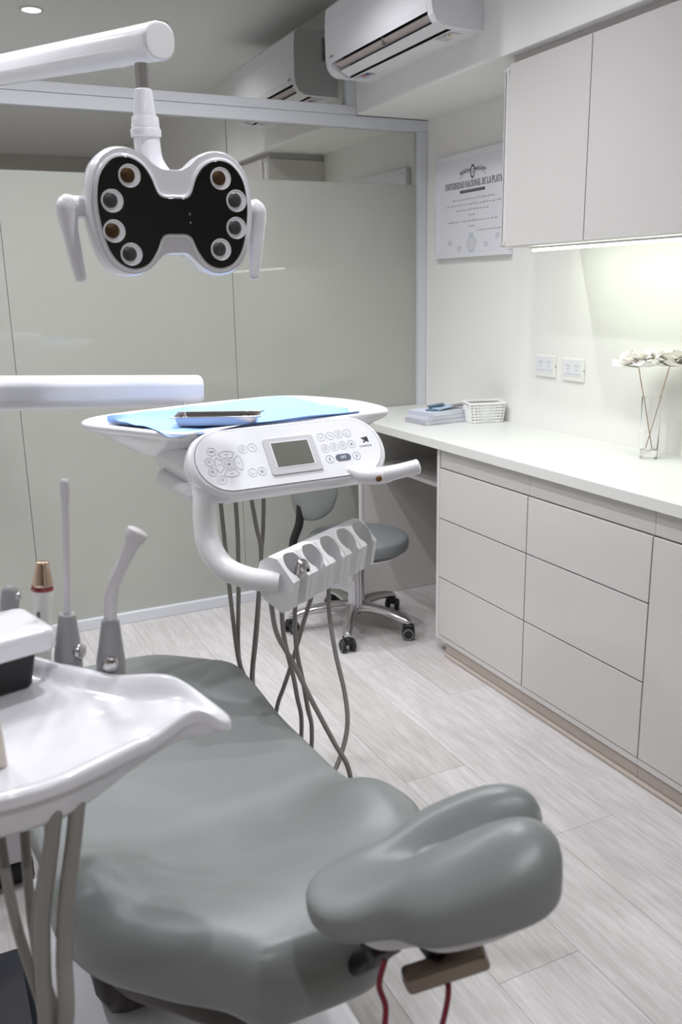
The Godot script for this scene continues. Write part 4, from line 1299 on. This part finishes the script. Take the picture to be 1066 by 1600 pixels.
	part(o, "backrest", bb.mesh(), M.vinyl, Vector3(-0.205, 0.640, -0.005), Basis(Vector3.UP, deg_to_rad(-66.0)) * Basis(Vector3.RIGHT, 0.10), "grey-green curved backrest")

# ---------------------------------------------------------------- air conditioner
func air_conditioner() -> void:
	var z0 := -3.640
	var z1 := -2.800
	var o := thing("air_conditioner", "white split air conditioner mounted on the soffit near the ceiling", "air conditioner", Vector3(XS, 2.30, 0))
	# profile: x away from the wall, y up; outer outline and the one with the outlet cut in
	var outer := [Vector2(0.0, 0.003), Vector2(0.165, 0.006), Vector2(0.190, 0.018), Vector2(0.206, 0.040), Vector2(0.213, 0.075), Vector2(0.214, 0.20), Vector2(0.208, 0.262), Vector2(0.190, 0.280), Vector2(0.0, 0.284)]
	var cut := [Vector2(0.0, 0.003), Vector2(0.112, 0.005), Vector2(0.100, 0.060), Vector2(0.165, 0.090), Vector2(0.2085, 0.052), Vector2(0.213, 0.075), Vector2(0.214, 0.20), Vector2(0.208, 0.262), Vector2(0.190, 0.280), Vector2(0.0, 0.284)]
	var tb := Basis(Vector3(-1, 0, 0), Vector3(0, 1, 0), Vector3(0, 0, -1))
	# local z runs towards the glass wall
	part(o, "body", flat_extrude(cut, z1 - z0 - 0.07), M.ac, Vector3(0, 0, z1 - 0.035), tb)
	part(o, "end_cap", flat_extrude(outer, 0.034), M.ac, Vector3(0, 0, z1), tb)
	part(o, "end_cap", flat_extrude(outer, 0.034), M.ac, Vector3(0, 0, z0 + 0.034), tb)
	var L := z1 - z0 - 0.072
	var zc := (z0 + z1) / 2
	part(o, "outlet_lining", fbox(Vector3(0.004, 0.058, L), 0.001), M.black, Vector3(-0.1075, 0.033, zc), Basis(Vector3(0, 0, 1), -0.2))
	part(o, "outlet_lining", fbox(Vector3(0.074, 0.004, L), 0.001), M.rubber, Vector3(-0.134, 0.073, zc), Basis(Vector3(0, 0, 1), -0.43))
	part(o, "flap", fbox(Vector3(0.042, 0.0045, L - 0.006), 0.002), M.ac, Vector3(-0.1440, 0.0195, zc), Basis(Vector3(0, 0, 1), -0.52), "open white air flap")
	part(o, "flap", fbox(Vector3(0.034, 0.004, L - 0.02), 0.0015), mat(rgb(190, 178, 176), 0.4), Vector3(-0.171, 0.046, zc), Basis(Vector3(0, 0, 1), -0.40), "inner beige-grey air flap")
	part(o, "flap_bracket", fbox(Vector3(0.018, 0.030, 0.008), 0.002), M.greyp, Vector3(-0.176, 0.046, zc + 0.02))
	for k in 12:
		part(o, "vane", fbox(Vector3(0.035, 0.03, 0.002), 0.0005), M.rubber, Vector3(-0.122, 0.050, z0 + 0.08 + k * 0.062))
	part(o, "display_badge", fbox(Vector3(0.003, 0.008, 0.03), 0.001), M.greyp, Vector3(-0.2142, 0.075, z0 + 0.06))
	# stickers under the body and on the far end
	var img := Image.create(128, 64, false, Image.FORMAT_RGB8)
	img.fill(rgb(214, 216, 222))
	for y in 64:
		for x in 128:
			if y > 26 and x < 84 - (y - 26) * 0.4:
				img.set_pixel(x, y, rgb(214, 104, 62) if x > 34 + (64 - y) * 0.6 else rgb(70, 92, 148))
			elif y > 26 and x < 96 - (y - 26) * 0.4:
				img.set_pixel(x, y, rgb(80, 120, 190))
			elif y < 22 and (x / 5 + y / 6) % 3 == 0:
				img.set_pixel(x, y, rgb(150, 154, 164))
	var sm := mat(Color.WHITE, 0.4)
	sm.albedo_texture = ImageTexture.create_from_image(img)
	part(o, "energy_sticker", flat_card(0.10, 0.045), sm, Vector3(-0.075, 0.0030, z0 + 0.10), Basis(Vector3(0, 0, -1), Vector3(1, 0, 0), Vector3(0, -1, 0)), "blue and orange sticker")
	var im2 := Image.create(64, 64, false, Image.FORMAT_RGB8)
	im2.fill(rgb(226, 224, 224))
	for y in 64:
		for x in 64:
			if y > 34 and x > 6 and x < 34 and (x + y) % 26 < 18:
				im2.set_pixel(x, y, rgb(170, 150, 128))
			elif x > 36 and y % 14 < 7 and (x / 3) % 4 != 0:
				im2.set_pixel(x, y, rgb(140, 138, 140))
	var sm2 := mat(Color.WHITE, 0.4)
	sm2.albedo_texture = ImageTexture.create_from_image(im2)
	part(o, "feature_sticker", flat_card(0.10, 0.05), sm2, Vector3(-0.075, 0.0030, z1 - 0.11), Basis(Vector3(0, 0, -1), Vector3(1, 0, 0), Vector3(0, -1, 0)))
	var im3 := Image.create(64, 128, false, Image.FORMAT_RGB8)
	im3.fill(rgb(176, 178, 178))
	var rg := RandomNumberGenerator.new()
	rg.seed = 2
	for y in range(4, 124, 4):
		var x := 5
		while x < 58:
			var l := rg.randi_range(2, 9)
			if y > 86 and y < 108:
				im3.fill_rect(Rect2i(x, y, 2, 4), rgb(40, 42, 44))
				x += rg.randi_range(3, 5)
			else:
				im3.fill_rect(Rect2i(x, y, mini(l, 59 - x), 2), rgb(80, 84, 86))
				x += l + 2
	var sm3 := mat(Color.WHITE, 0.5)
	sm3.albedo_texture = ImageTexture.create_from_image(im3)
	part(o, "rating_plate", flat_card(0.052, 0.10), sm3, Vector3(-0.05, 0.20, z0 - 0.0006), Basis(Vector3(-1, 0, 0), Vector3(0, 1, 0), Vector3(0, 0, -1)))
	part(o, "pipe_knockout", fbox(Vector3(0.05, 0.03, 0.001), 0.0004), M.white2, Vector3(-0.035, 0.09, z1 + 0.0004))

func flat_extrude(outline: Array, depth: float) -> ArrayMesh:
	# like extrude, with every side its own flat facet unless neighbours nearly line up
	var o := ccw(outline)
	var b := MB.new()
	var n := o.size()
	for i in n:
		var a: Vector2 = o[i]
		var c: Vector2 = o[(i + 1) % n]
		var k := b.v.size()
		b.add(Vector3(a.x, a.y, 0))
		b.add(Vector3(c.x, c.y, 0))
		b.add(Vector3(c.x, c.y, depth))
		b.add(Vector3(a.x, a.y, depth))
		b.quad(k, k + 1, k + 2, k + 3)
	var flat := PackedVector2Array(o)
	var ix := Geometry2D.triangulate_polygon(flat)
	for e in 2:
		var base := b.v.size()
		for p in o:
			b.add(Vector3(p.x, p.y, depth * e))
		for i in range(0, ix.size(), 3):
			var A := flat[ix[i]]
			var up: bool = (flat[ix[i + 1]] - A).cross(flat[ix[i + 2]] - A) > 0.0
			if up == (e == 1):
				b.tri(base + ix[i], base + ix[i + 1], base + ix[i + 2])
			else:
				b.tri(base + ix[i], base + ix[i + 2], base + ix[i + 1])
	return b.mesh()

# printed sheet, half a millimetre thick, its picture on the side that faces +z
func flat_card(w: float, h: float) -> ArrayMesh:
	var b := MB.new()
	var d := 0.0005
	var k := [Vector3(-w / 2, -h / 2, d), Vector3(w / 2, -h / 2, d), Vector3(w / 2, h / 2, d), Vector3(-w / 2, h / 2, d)]
	var u := [Vector2(0, 1), Vector2(1, 1), Vector2(1, 0), Vector2(0, 0)]
	for i in 4:
		b.add(k[i], u[i])
	b.quad(0, 1, 2, 3)
	for i in 4:
		b.add(k[i] - Vector3(0, 0, d), Vector2(0.01, 0.01))
	b.quad(7, 6, 5, 4)
	for i in 4:
		var j := (i + 1) % 4
		b.quad(i, i + 4, j + 4, j)
	return b.mesh()

# ---------------------------------------------------------------- wall: diploma and sockets
func wall_things() -> void:
	var turn := Basis(Vector3(0, 0, 1), Vector3(0, 1, 0), Vector3(-1, 0, 0))
	var y0 := 1.573
	var y1 := 2.012
	var za := -3.675
	var zb := -3.098
	var o := thing("framed_diploma", "white framed university diploma hanging on the right wall", "diploma", Vector3(XR - 0.0005, (y0 + y1) / 2, (za + zb) / 2), turn)
	var w := zb - za
	var h := y1 - y0
	var fr := 0.020
	part(o, "backing", fbox(Vector3(w - 0.01, h - 0.01, 0.010), 0.001), M.white2, Vector3(0, 0, 0.005))
	for s in [-1, 1]:
		part(o, "frame_bar", fbox(Vector3(w, fr, 0.024), 0.002), M.white, Vector3(0, s * (h - fr) / 2, 0.012))
		part(o, "frame_bar", fbox(Vector3(fr, h - 2 * fr, 0.024), 0.002), M.white, Vector3(s * (w - fr) / 2, 0, 0.012))
	# the printed sheet: script lines, ribbon, seal and signatures
	var W := 1024
	var Hh := 780
	var im := Image.create(W, Hh, false, Image.FORMAT_RGB8)
	im.fill(rgb(232, 233, 238))
	var rg := RandomNumberGenerator.new()
	rg.seed = 77
	var ink := rgb(120, 118, 124)
	# lines of tiny handwriting: [centre x, y, width]
	for l in [[512, 342, 600], [512, 386, 760], [512, 430, 470], [512, 474, 110], [512, 522, 740], [512, 566, 100], [770, 606, 360]]:
		var x: int = l[0] - l[2] / 2
		while x < l[0] + l[2] / 2:
			var wl := rg.randi_range(14, 60)
			for q in wl:
				if q % 3 != 2:
					var hh := rg.randi_range(4, 9)
					if rg.randf() < 0.12:
						hh = 16
					im.fill_rect(Rect2i(x + q, l[1] - hh + (4 if rg.randf() < 0.1 else 0), 1, hh), ink)
			im.fill_rect(Rect2i(x, l[1] - 4, wl, 1), ink)
			x += wl + 12
	# banner ribbon bar under the heading
	im.fill_rect(Rect2i(330, 262, 364, 24), rgb(66, 62, 64))
	for q in range(352, 672, 9):
		im.fill_rect(Rect2i(q, 270, 6, 8), rgb(150, 146, 146))
	# seal with pale blue ribbons
	for q in [[478, 618, 64, 44], [468, 756, 84, 24]]:
		for x in range(q[0], q[0] + q[2]):
			if (x / 10) % 2 == 0:
				im.fill_rect(Rect2i(x, q[1], 1, q[3]), rgb(150, 186, 206))
	for y in range(640, 770):
		for x in range(430, 594):
			var dx := (x - 512) / 72.0
			var dy := (y - 706) / 60.0
			var r := sqrt(dx * dx + dy * dy)
			if r < 1.0:
				im.set_pixel(x, y, rgb(186, 188, 192) if r > 0.93 else (rgb(205, 206, 210) if (int(atan2(dy, dx) * 9.0) + int(r * 8.0)) % 3 == 0 else rgb(224, 225, 229)))
	# signatures
	for q in [[180, 690], [330, 740], [720, 720], [880, 660]]:
		for k in 3:
			im.fill_rect(Rect2i(q[0] - 30 + k * 4, q[1] + k * 9, 62 - k * 8, 3), rgb(168, 168, 174))
		var px := float(q[0] - 26)
		for k in 52:
			im.fill_rect(Rect2i(int(px) + k, q[1] - 14 + int(9.0 * sin(k * 0.55) * cos(k * 0.13)), 2, 3), rgb(120, 122, 132))
	var pm := mat(Color.WHITE, 0.6)
	pm.albedo_texture = ImageTexture.create_from_image(im)
	var sheet := part(o, "sheet", flat_card(w - 2 * fr, h - 2 * fr), pm, Vector3(0, 0, 0.0102), Basis.IDENTITY, "printed university degree sheet")
	var k := (w - 2 * fr) / 1024.0
	part(sheet, "heading", text("Universidad Nacional de La Plata".to_upper(), 0.036, true, true), M.dark_ink, Vector3(0, (390 - 222) * k, 0.0008), Basis.IDENTITY.scaled(Vector3(0.60, 1.0, 1.0)))
	# emblem: an upright oval between two curling banners
	var em := MB.new()
	var ov := []
	var ovi := []
	for q in 28:
		ov.append(Vector2(cos(TAU * q / 28) * 0.017, sin(TAU * q / 28) * 0.029))
		ovi.append(Vector2(cos(TAU * q / 28) * 0.0115, sin(TAU * q / 28) * 0.021))
	for q in 28:
		em.append(extrude_mb([ov[q], ov[(q + 1) % 28], ovi[(q + 1) % 28], ovi[q]], 0.0005))
	em.append(bar_mb(Vector2(0, -0.012), Vector2(0, 0.012), 0.002))
	em.append(bar_mb(Vector2(-0.007, -0.003), Vector2(0.007, -0.003), 0.002))
	for s in [-1, 1]:
		for r in [0.009, -0.013]:
			var pv := Vector2(0.018 * s, r * 0.4)
			for q in range(1, 13):
				var f := q / 12.0
				var nx := Vector2((0.018 + 0.085 * f) * s, r * (0.4 + 0.6 * f) + 0.010 * sin(f * PI * 1.3))
				em.append(bar_mb(pv, nx, 0.0014))
				pv = nx
	part(sheet, "emblem", em.mesh(false), M.dark_ink, Vector3(0, (390 - 128) * k, 0.0006))
	part(sheet, "banner_lettering", text("REPUBLICA", 0.014, true, true), M.dark_ink, Vector3(-0.058, (390 - 128) * k + 0.004, 0.0008), Basis(Vector3(0, 0, 1), 0.14))
	part(sheet, "banner_lettering", text("ARGENTINA", 0.014, true, true), M.dark_ink, Vector3(0.058, (390 - 128) * k + 0.004, 0.0008), Basis(Vector3(0, 0, 1), -0.14))
	# double power sockets
	var sock := [[1.133, -2.851, "left", "further from the vase"], [1.129, -2.685, "right", "nearer the vase"]]
	for q in sock:
		var s := thing("power_socket", "white double power socket on the right wall, the one %s" % q[3], "power socket", Vector3(XR - 0.0005, q[0], q[1]), turn, "double power sockets above the worktop")
		part(s, "plate", extrude(rrect(0.122, 0.088, 0.004), 0.009, 0.004, 0.0), M.socket)
		part(s, "insert", extrude(rrect(0.100, 0.062, 0.002), 0.0105, 0.001, 0.0), M.white, Vector3(0, 0.006, 0))
		for d in [-0.024, 0.024]:
			for a in [[-0.007, 0.010, 0.5], [0.007, 0.010, -0.5], [0.0, -0.005, 0.0]]:
				part(s, "pin_slot", fbox(Vector3(0.0022, 0.0085, 0.0006), 0.0002), M.ink, Vector3(d + a[0], 0.006 + a[1], 0.0107), Basis(Vector3(0, 0, 1), a[2]))
		part(s, "switch_strip", fbox(Vector3(0.096, 0.0012, 0.0006), 0.0002), M.ink_light, Vector3(0, -0.016, 0.0107))
		part(s, "screw", lathe([Vector2(0.0004, 0.0012), Vector2(0.0028, 0.001), Vector2(0.003, 0.0)], 12), M.ink, Vector3(0.0615, 0.0, 0.006), Basis(Vector3(0, 0, 1), -PI / 2))

# ---------------------------------------------------------------- things on the counter
func counter_things() -> void:
	var yc := 0.8785
	# stack of booklets
	var rg := RandomNumberGenerator.new()
	rg.seed = 9
	var hh := [0.020, 0.016, 0.017]
	var y := yc
	var words := ["bottom", "middle", "topmost"]
	for i in 3:
		var bk := thing("booklet", "white booklet, %s of the stack on the worktop" % words[i], "booklet", Vector3(2.035 + 0.006 * i, y, -3.262 + 0.004 * i), Basis(Vector3.UP, deg_to_rad(4.0 + 3.0 * i)), "booklets stacked on the worktop")
		part(bk, "pages", fbox(Vector3(0.212, hh[i] - 0.003, 0.150), 0.001), M.paper, Vector3(0, hh[i] / 2, 0))
		for s in [0, 1]:
			part(bk, "cover", fbox(Vector3(0.218, 0.0013, 0.154), 0.0004), [mat(rgb(206, 208, 222), 0.4), mat(rgb(228, 230, 240), 0.4), mat(rgb(216, 222, 236), 0.4)][i], Vector3(0, 0.0008 + s * (hh[i] - 0.0016), 0))
		part(bk, "spine", fbox(Vector3(0.0013, hh[i] - 0.001, 0.154), 0.0004), [mat(rgb(176, 174, 184), 0.5), mat(rgb(206, 208, 218), 0.5), mat(rgb(190, 194, 208), 0.5)][i], Vector3(-0.1095, hh[i] / 2, 0))
		y += hh[i] + 0.0002
	var cards := [[2.010, -3.235, 0.5, rgb(92, 126, 150), 0.075, 0.045], [2.045, -3.225, 0.2, rgb(176, 200, 220), 0.085, 0.05], [2.030, -3.255, -0.3, rgb(64, 96, 120), 0.07, 0.045], [2.075, -3.30, 0.6, rgb(128, 122, 116), 0.10, 0.055], [2.115, -3.245, -0.2, rgb(104, 108, 110), 0.09, 0.05]]
	var cl := ["steel blue packet at the left of the booklet stack", "pale blue packet in front on the booklet stack", "dark blue packet under the pale one on the booklets", "brown-grey packet at the back of the booklet stack", "dark grey flat packet at the right of the booklet stack"]
	for i in cards.size():
		var q = cards[i]
		single("sample_packet", cl[i], "packet", fbox(Vector3(q[4], 0.005, q[5]), 0.0015), mat(q[3], 0.35), Vector3(q[0], y + 0.0045 + 0.0062 * (i % 3), q[1]), Basis(Vector3.UP, q[2]) * Basis(Vector3(0, 0, 1), 0.07 * (i % 3) + 0.02), "packets lying on the booklets")
	# woven plastic basket
	var bk := thing("plastic_basket", "small white woven plastic basket on the worktop by the wall", "basket", Vector3(2.208, yc, -3.152), Basis(Vector3.UP, deg_to_rad(-14.0)))
	var ro := rrect(0.165, 0.115, 0.016)
	part(bk, "tray_bottom", dish_mb(rrect(0.140, 0.092, 0.014), [[0.04, 0.0], [0.002, 0.0], [0.0, 0.002], [0.002, 0.004], [0.04, 0.004]]).mesh(), M.wicker)
	for i in 6:
		var f := i / 6.0
		var wm := MB.new()
		var oo := rrect(lerpf(0.142, 0.158, f), lerpf(0.094, 0.109, f), 0.016)
		var ring := []
		var rs := []
		for q in [[0.0, 0.0], [0.0, 0.0085], [-0.003, 0.0085], [-0.003, 0.0], [0.0, 0.0]]:
			ring = []
			for p in inset(ccw(oo), -q[0]):
				ring.append(Vector3(p.x, 0.003 + 0.0125 * i + q[1], p.y))
			rs.append(ring)
		wm.rows(rs, true)
		part(bk, "woven_band", wm.mesh(), M.wicker)
	for i in 44:
		var a := TAU * i / 44
		var d := Vector2(cos(a), sin(a))
		var k0 := minf(0.070 / maxf(0.001, absf(d.x)), 0.046 / maxf(0.001, absf(d.y)))
		var k1 := minf(0.079 / maxf(0.001, absf(d.x)), 0.0545 / maxf(0.001, absf(d.y)))
		part(bk, "upright", tube([Vector3(d.x * k0, 0.002, d.y * k0), Vector3(d.x * k1, 0.080, d.y * k1)], 0.0026, 6, 1), M.wicker)
	part(bk, "rim", dish_mb(ro, [[0.008, 0.076], [0.0, 0.078], [-0.002, 0.083], [0.0, 0.087], [0.006, 0.088], [0.010, 0.085], [0.009, 0.078], [0.008, 0.076]]).mesh(), M.wicker)
	# glass vase with two white paper flowers
	var va := thing("glass_vase", "tall clear glass cylinder vase on the worktop at the right", "vase", Vector3(2.190, yc, -2.168))
	part(va, "vase_wall", lathe([Vector2(0.001, 0.0), Vector2(0.026, 0.0), Vector2(0.028, 0.002), Vector2(0.0335, 0.205), Vector2(0.0325, 0.206), Vector2(0.0315, 0.205), Vector2(0.0262, 0.030), Vector2(0.0255, 0.029), Vector2(0.001, 0.028)], 40), M.glass, Vector3.ZERO, Basis.IDENTITY, "clear glass with a thick base")
	var heads := [[Vector3(2.192, 0.910, -2.155), Vector3(2.175, 1.176, -2.222), "white paper flower on a thin stem, leaning left in the vase", 3], [Vector3(2.190, 0.910, -2.182), Vector3(2.205, 1.184, -2.118), "white paper flower on a thin stem, leaning right in the vase", 8]]
	for q in heads:
		var f := thing("paper_flower", q[2], "flower", Vector3.ZERO, Basis.IDENTITY, "paper flowers in the glass vase")
		part(f, "stem", tube([q[0], (q[0] + q[1]) / 2, q[1]], 0.0016, 8, 4), M.twig)
		var r3 := RandomNumberGenerator.new()
		r3.seed = q[3]
		for lay in 3:
			for k in 6:
				var a: float = TAU * (k + 0.5 * lay) / 6 + r3.randf() * 0.5
				var ln := (0.076 if lay == 0 else 0.062 if lay == 1 else 0.044) * (0.85 + 0.3 * r3.randf())
				var up0 := 0.15 + 0.35 * lay + 0.25 * (r3.randf() - 0.5)
				part(f, "petal", petal(ln, ln * 0.62, r3), M.flower, q[1] + Vector3(0, 0.004 + 0.006 * lay, 0), Basis(Vector3.UP, a) * Basis(Vector3(0, 0, 1), up0))
		part(f, "centre", lathe([Vector2(0.001, 0.0), Vector2(0.008, 0.004), Vector2(0.010, 0.014), Vector2(0.006, 0.022), Vector2(0.001, 0.024)], 14), M.flower, q[1])

func petal(l: float, w: float, rg: RandomNumberGenerator) -> ArrayMesh:
	var rows := []
	var low := []
	var ph := rg.randf() * 6.0
	for i in 8:
		var f := i / 7.0
		var ww := w * pow(sin(PI * clampf(0.08 + f * 0.80, 0, 1)), 0.6)
		var a := []
		var b := []
		for j in 7:
			var g := -1.0 + j / 3.0
			var p := Vector3(l * f, 0.30 * l * f * f - 0.18 * l * f * f * f + 0.006 * sin(ph + f * 5.0 + g * 2.3) * f + 0.004 * sin(ph * 2.0 + g * 6.0) * f, g * ww)
			a.append(p)
			b.append(p - Vector3(0, 0.0007, 0))
		rows.append(a)
		low.append(b)
	low.reverse()
	var m := MB.new()
	m.rows(rows, false)
	m.rows(low, false)
	return m.mesh()
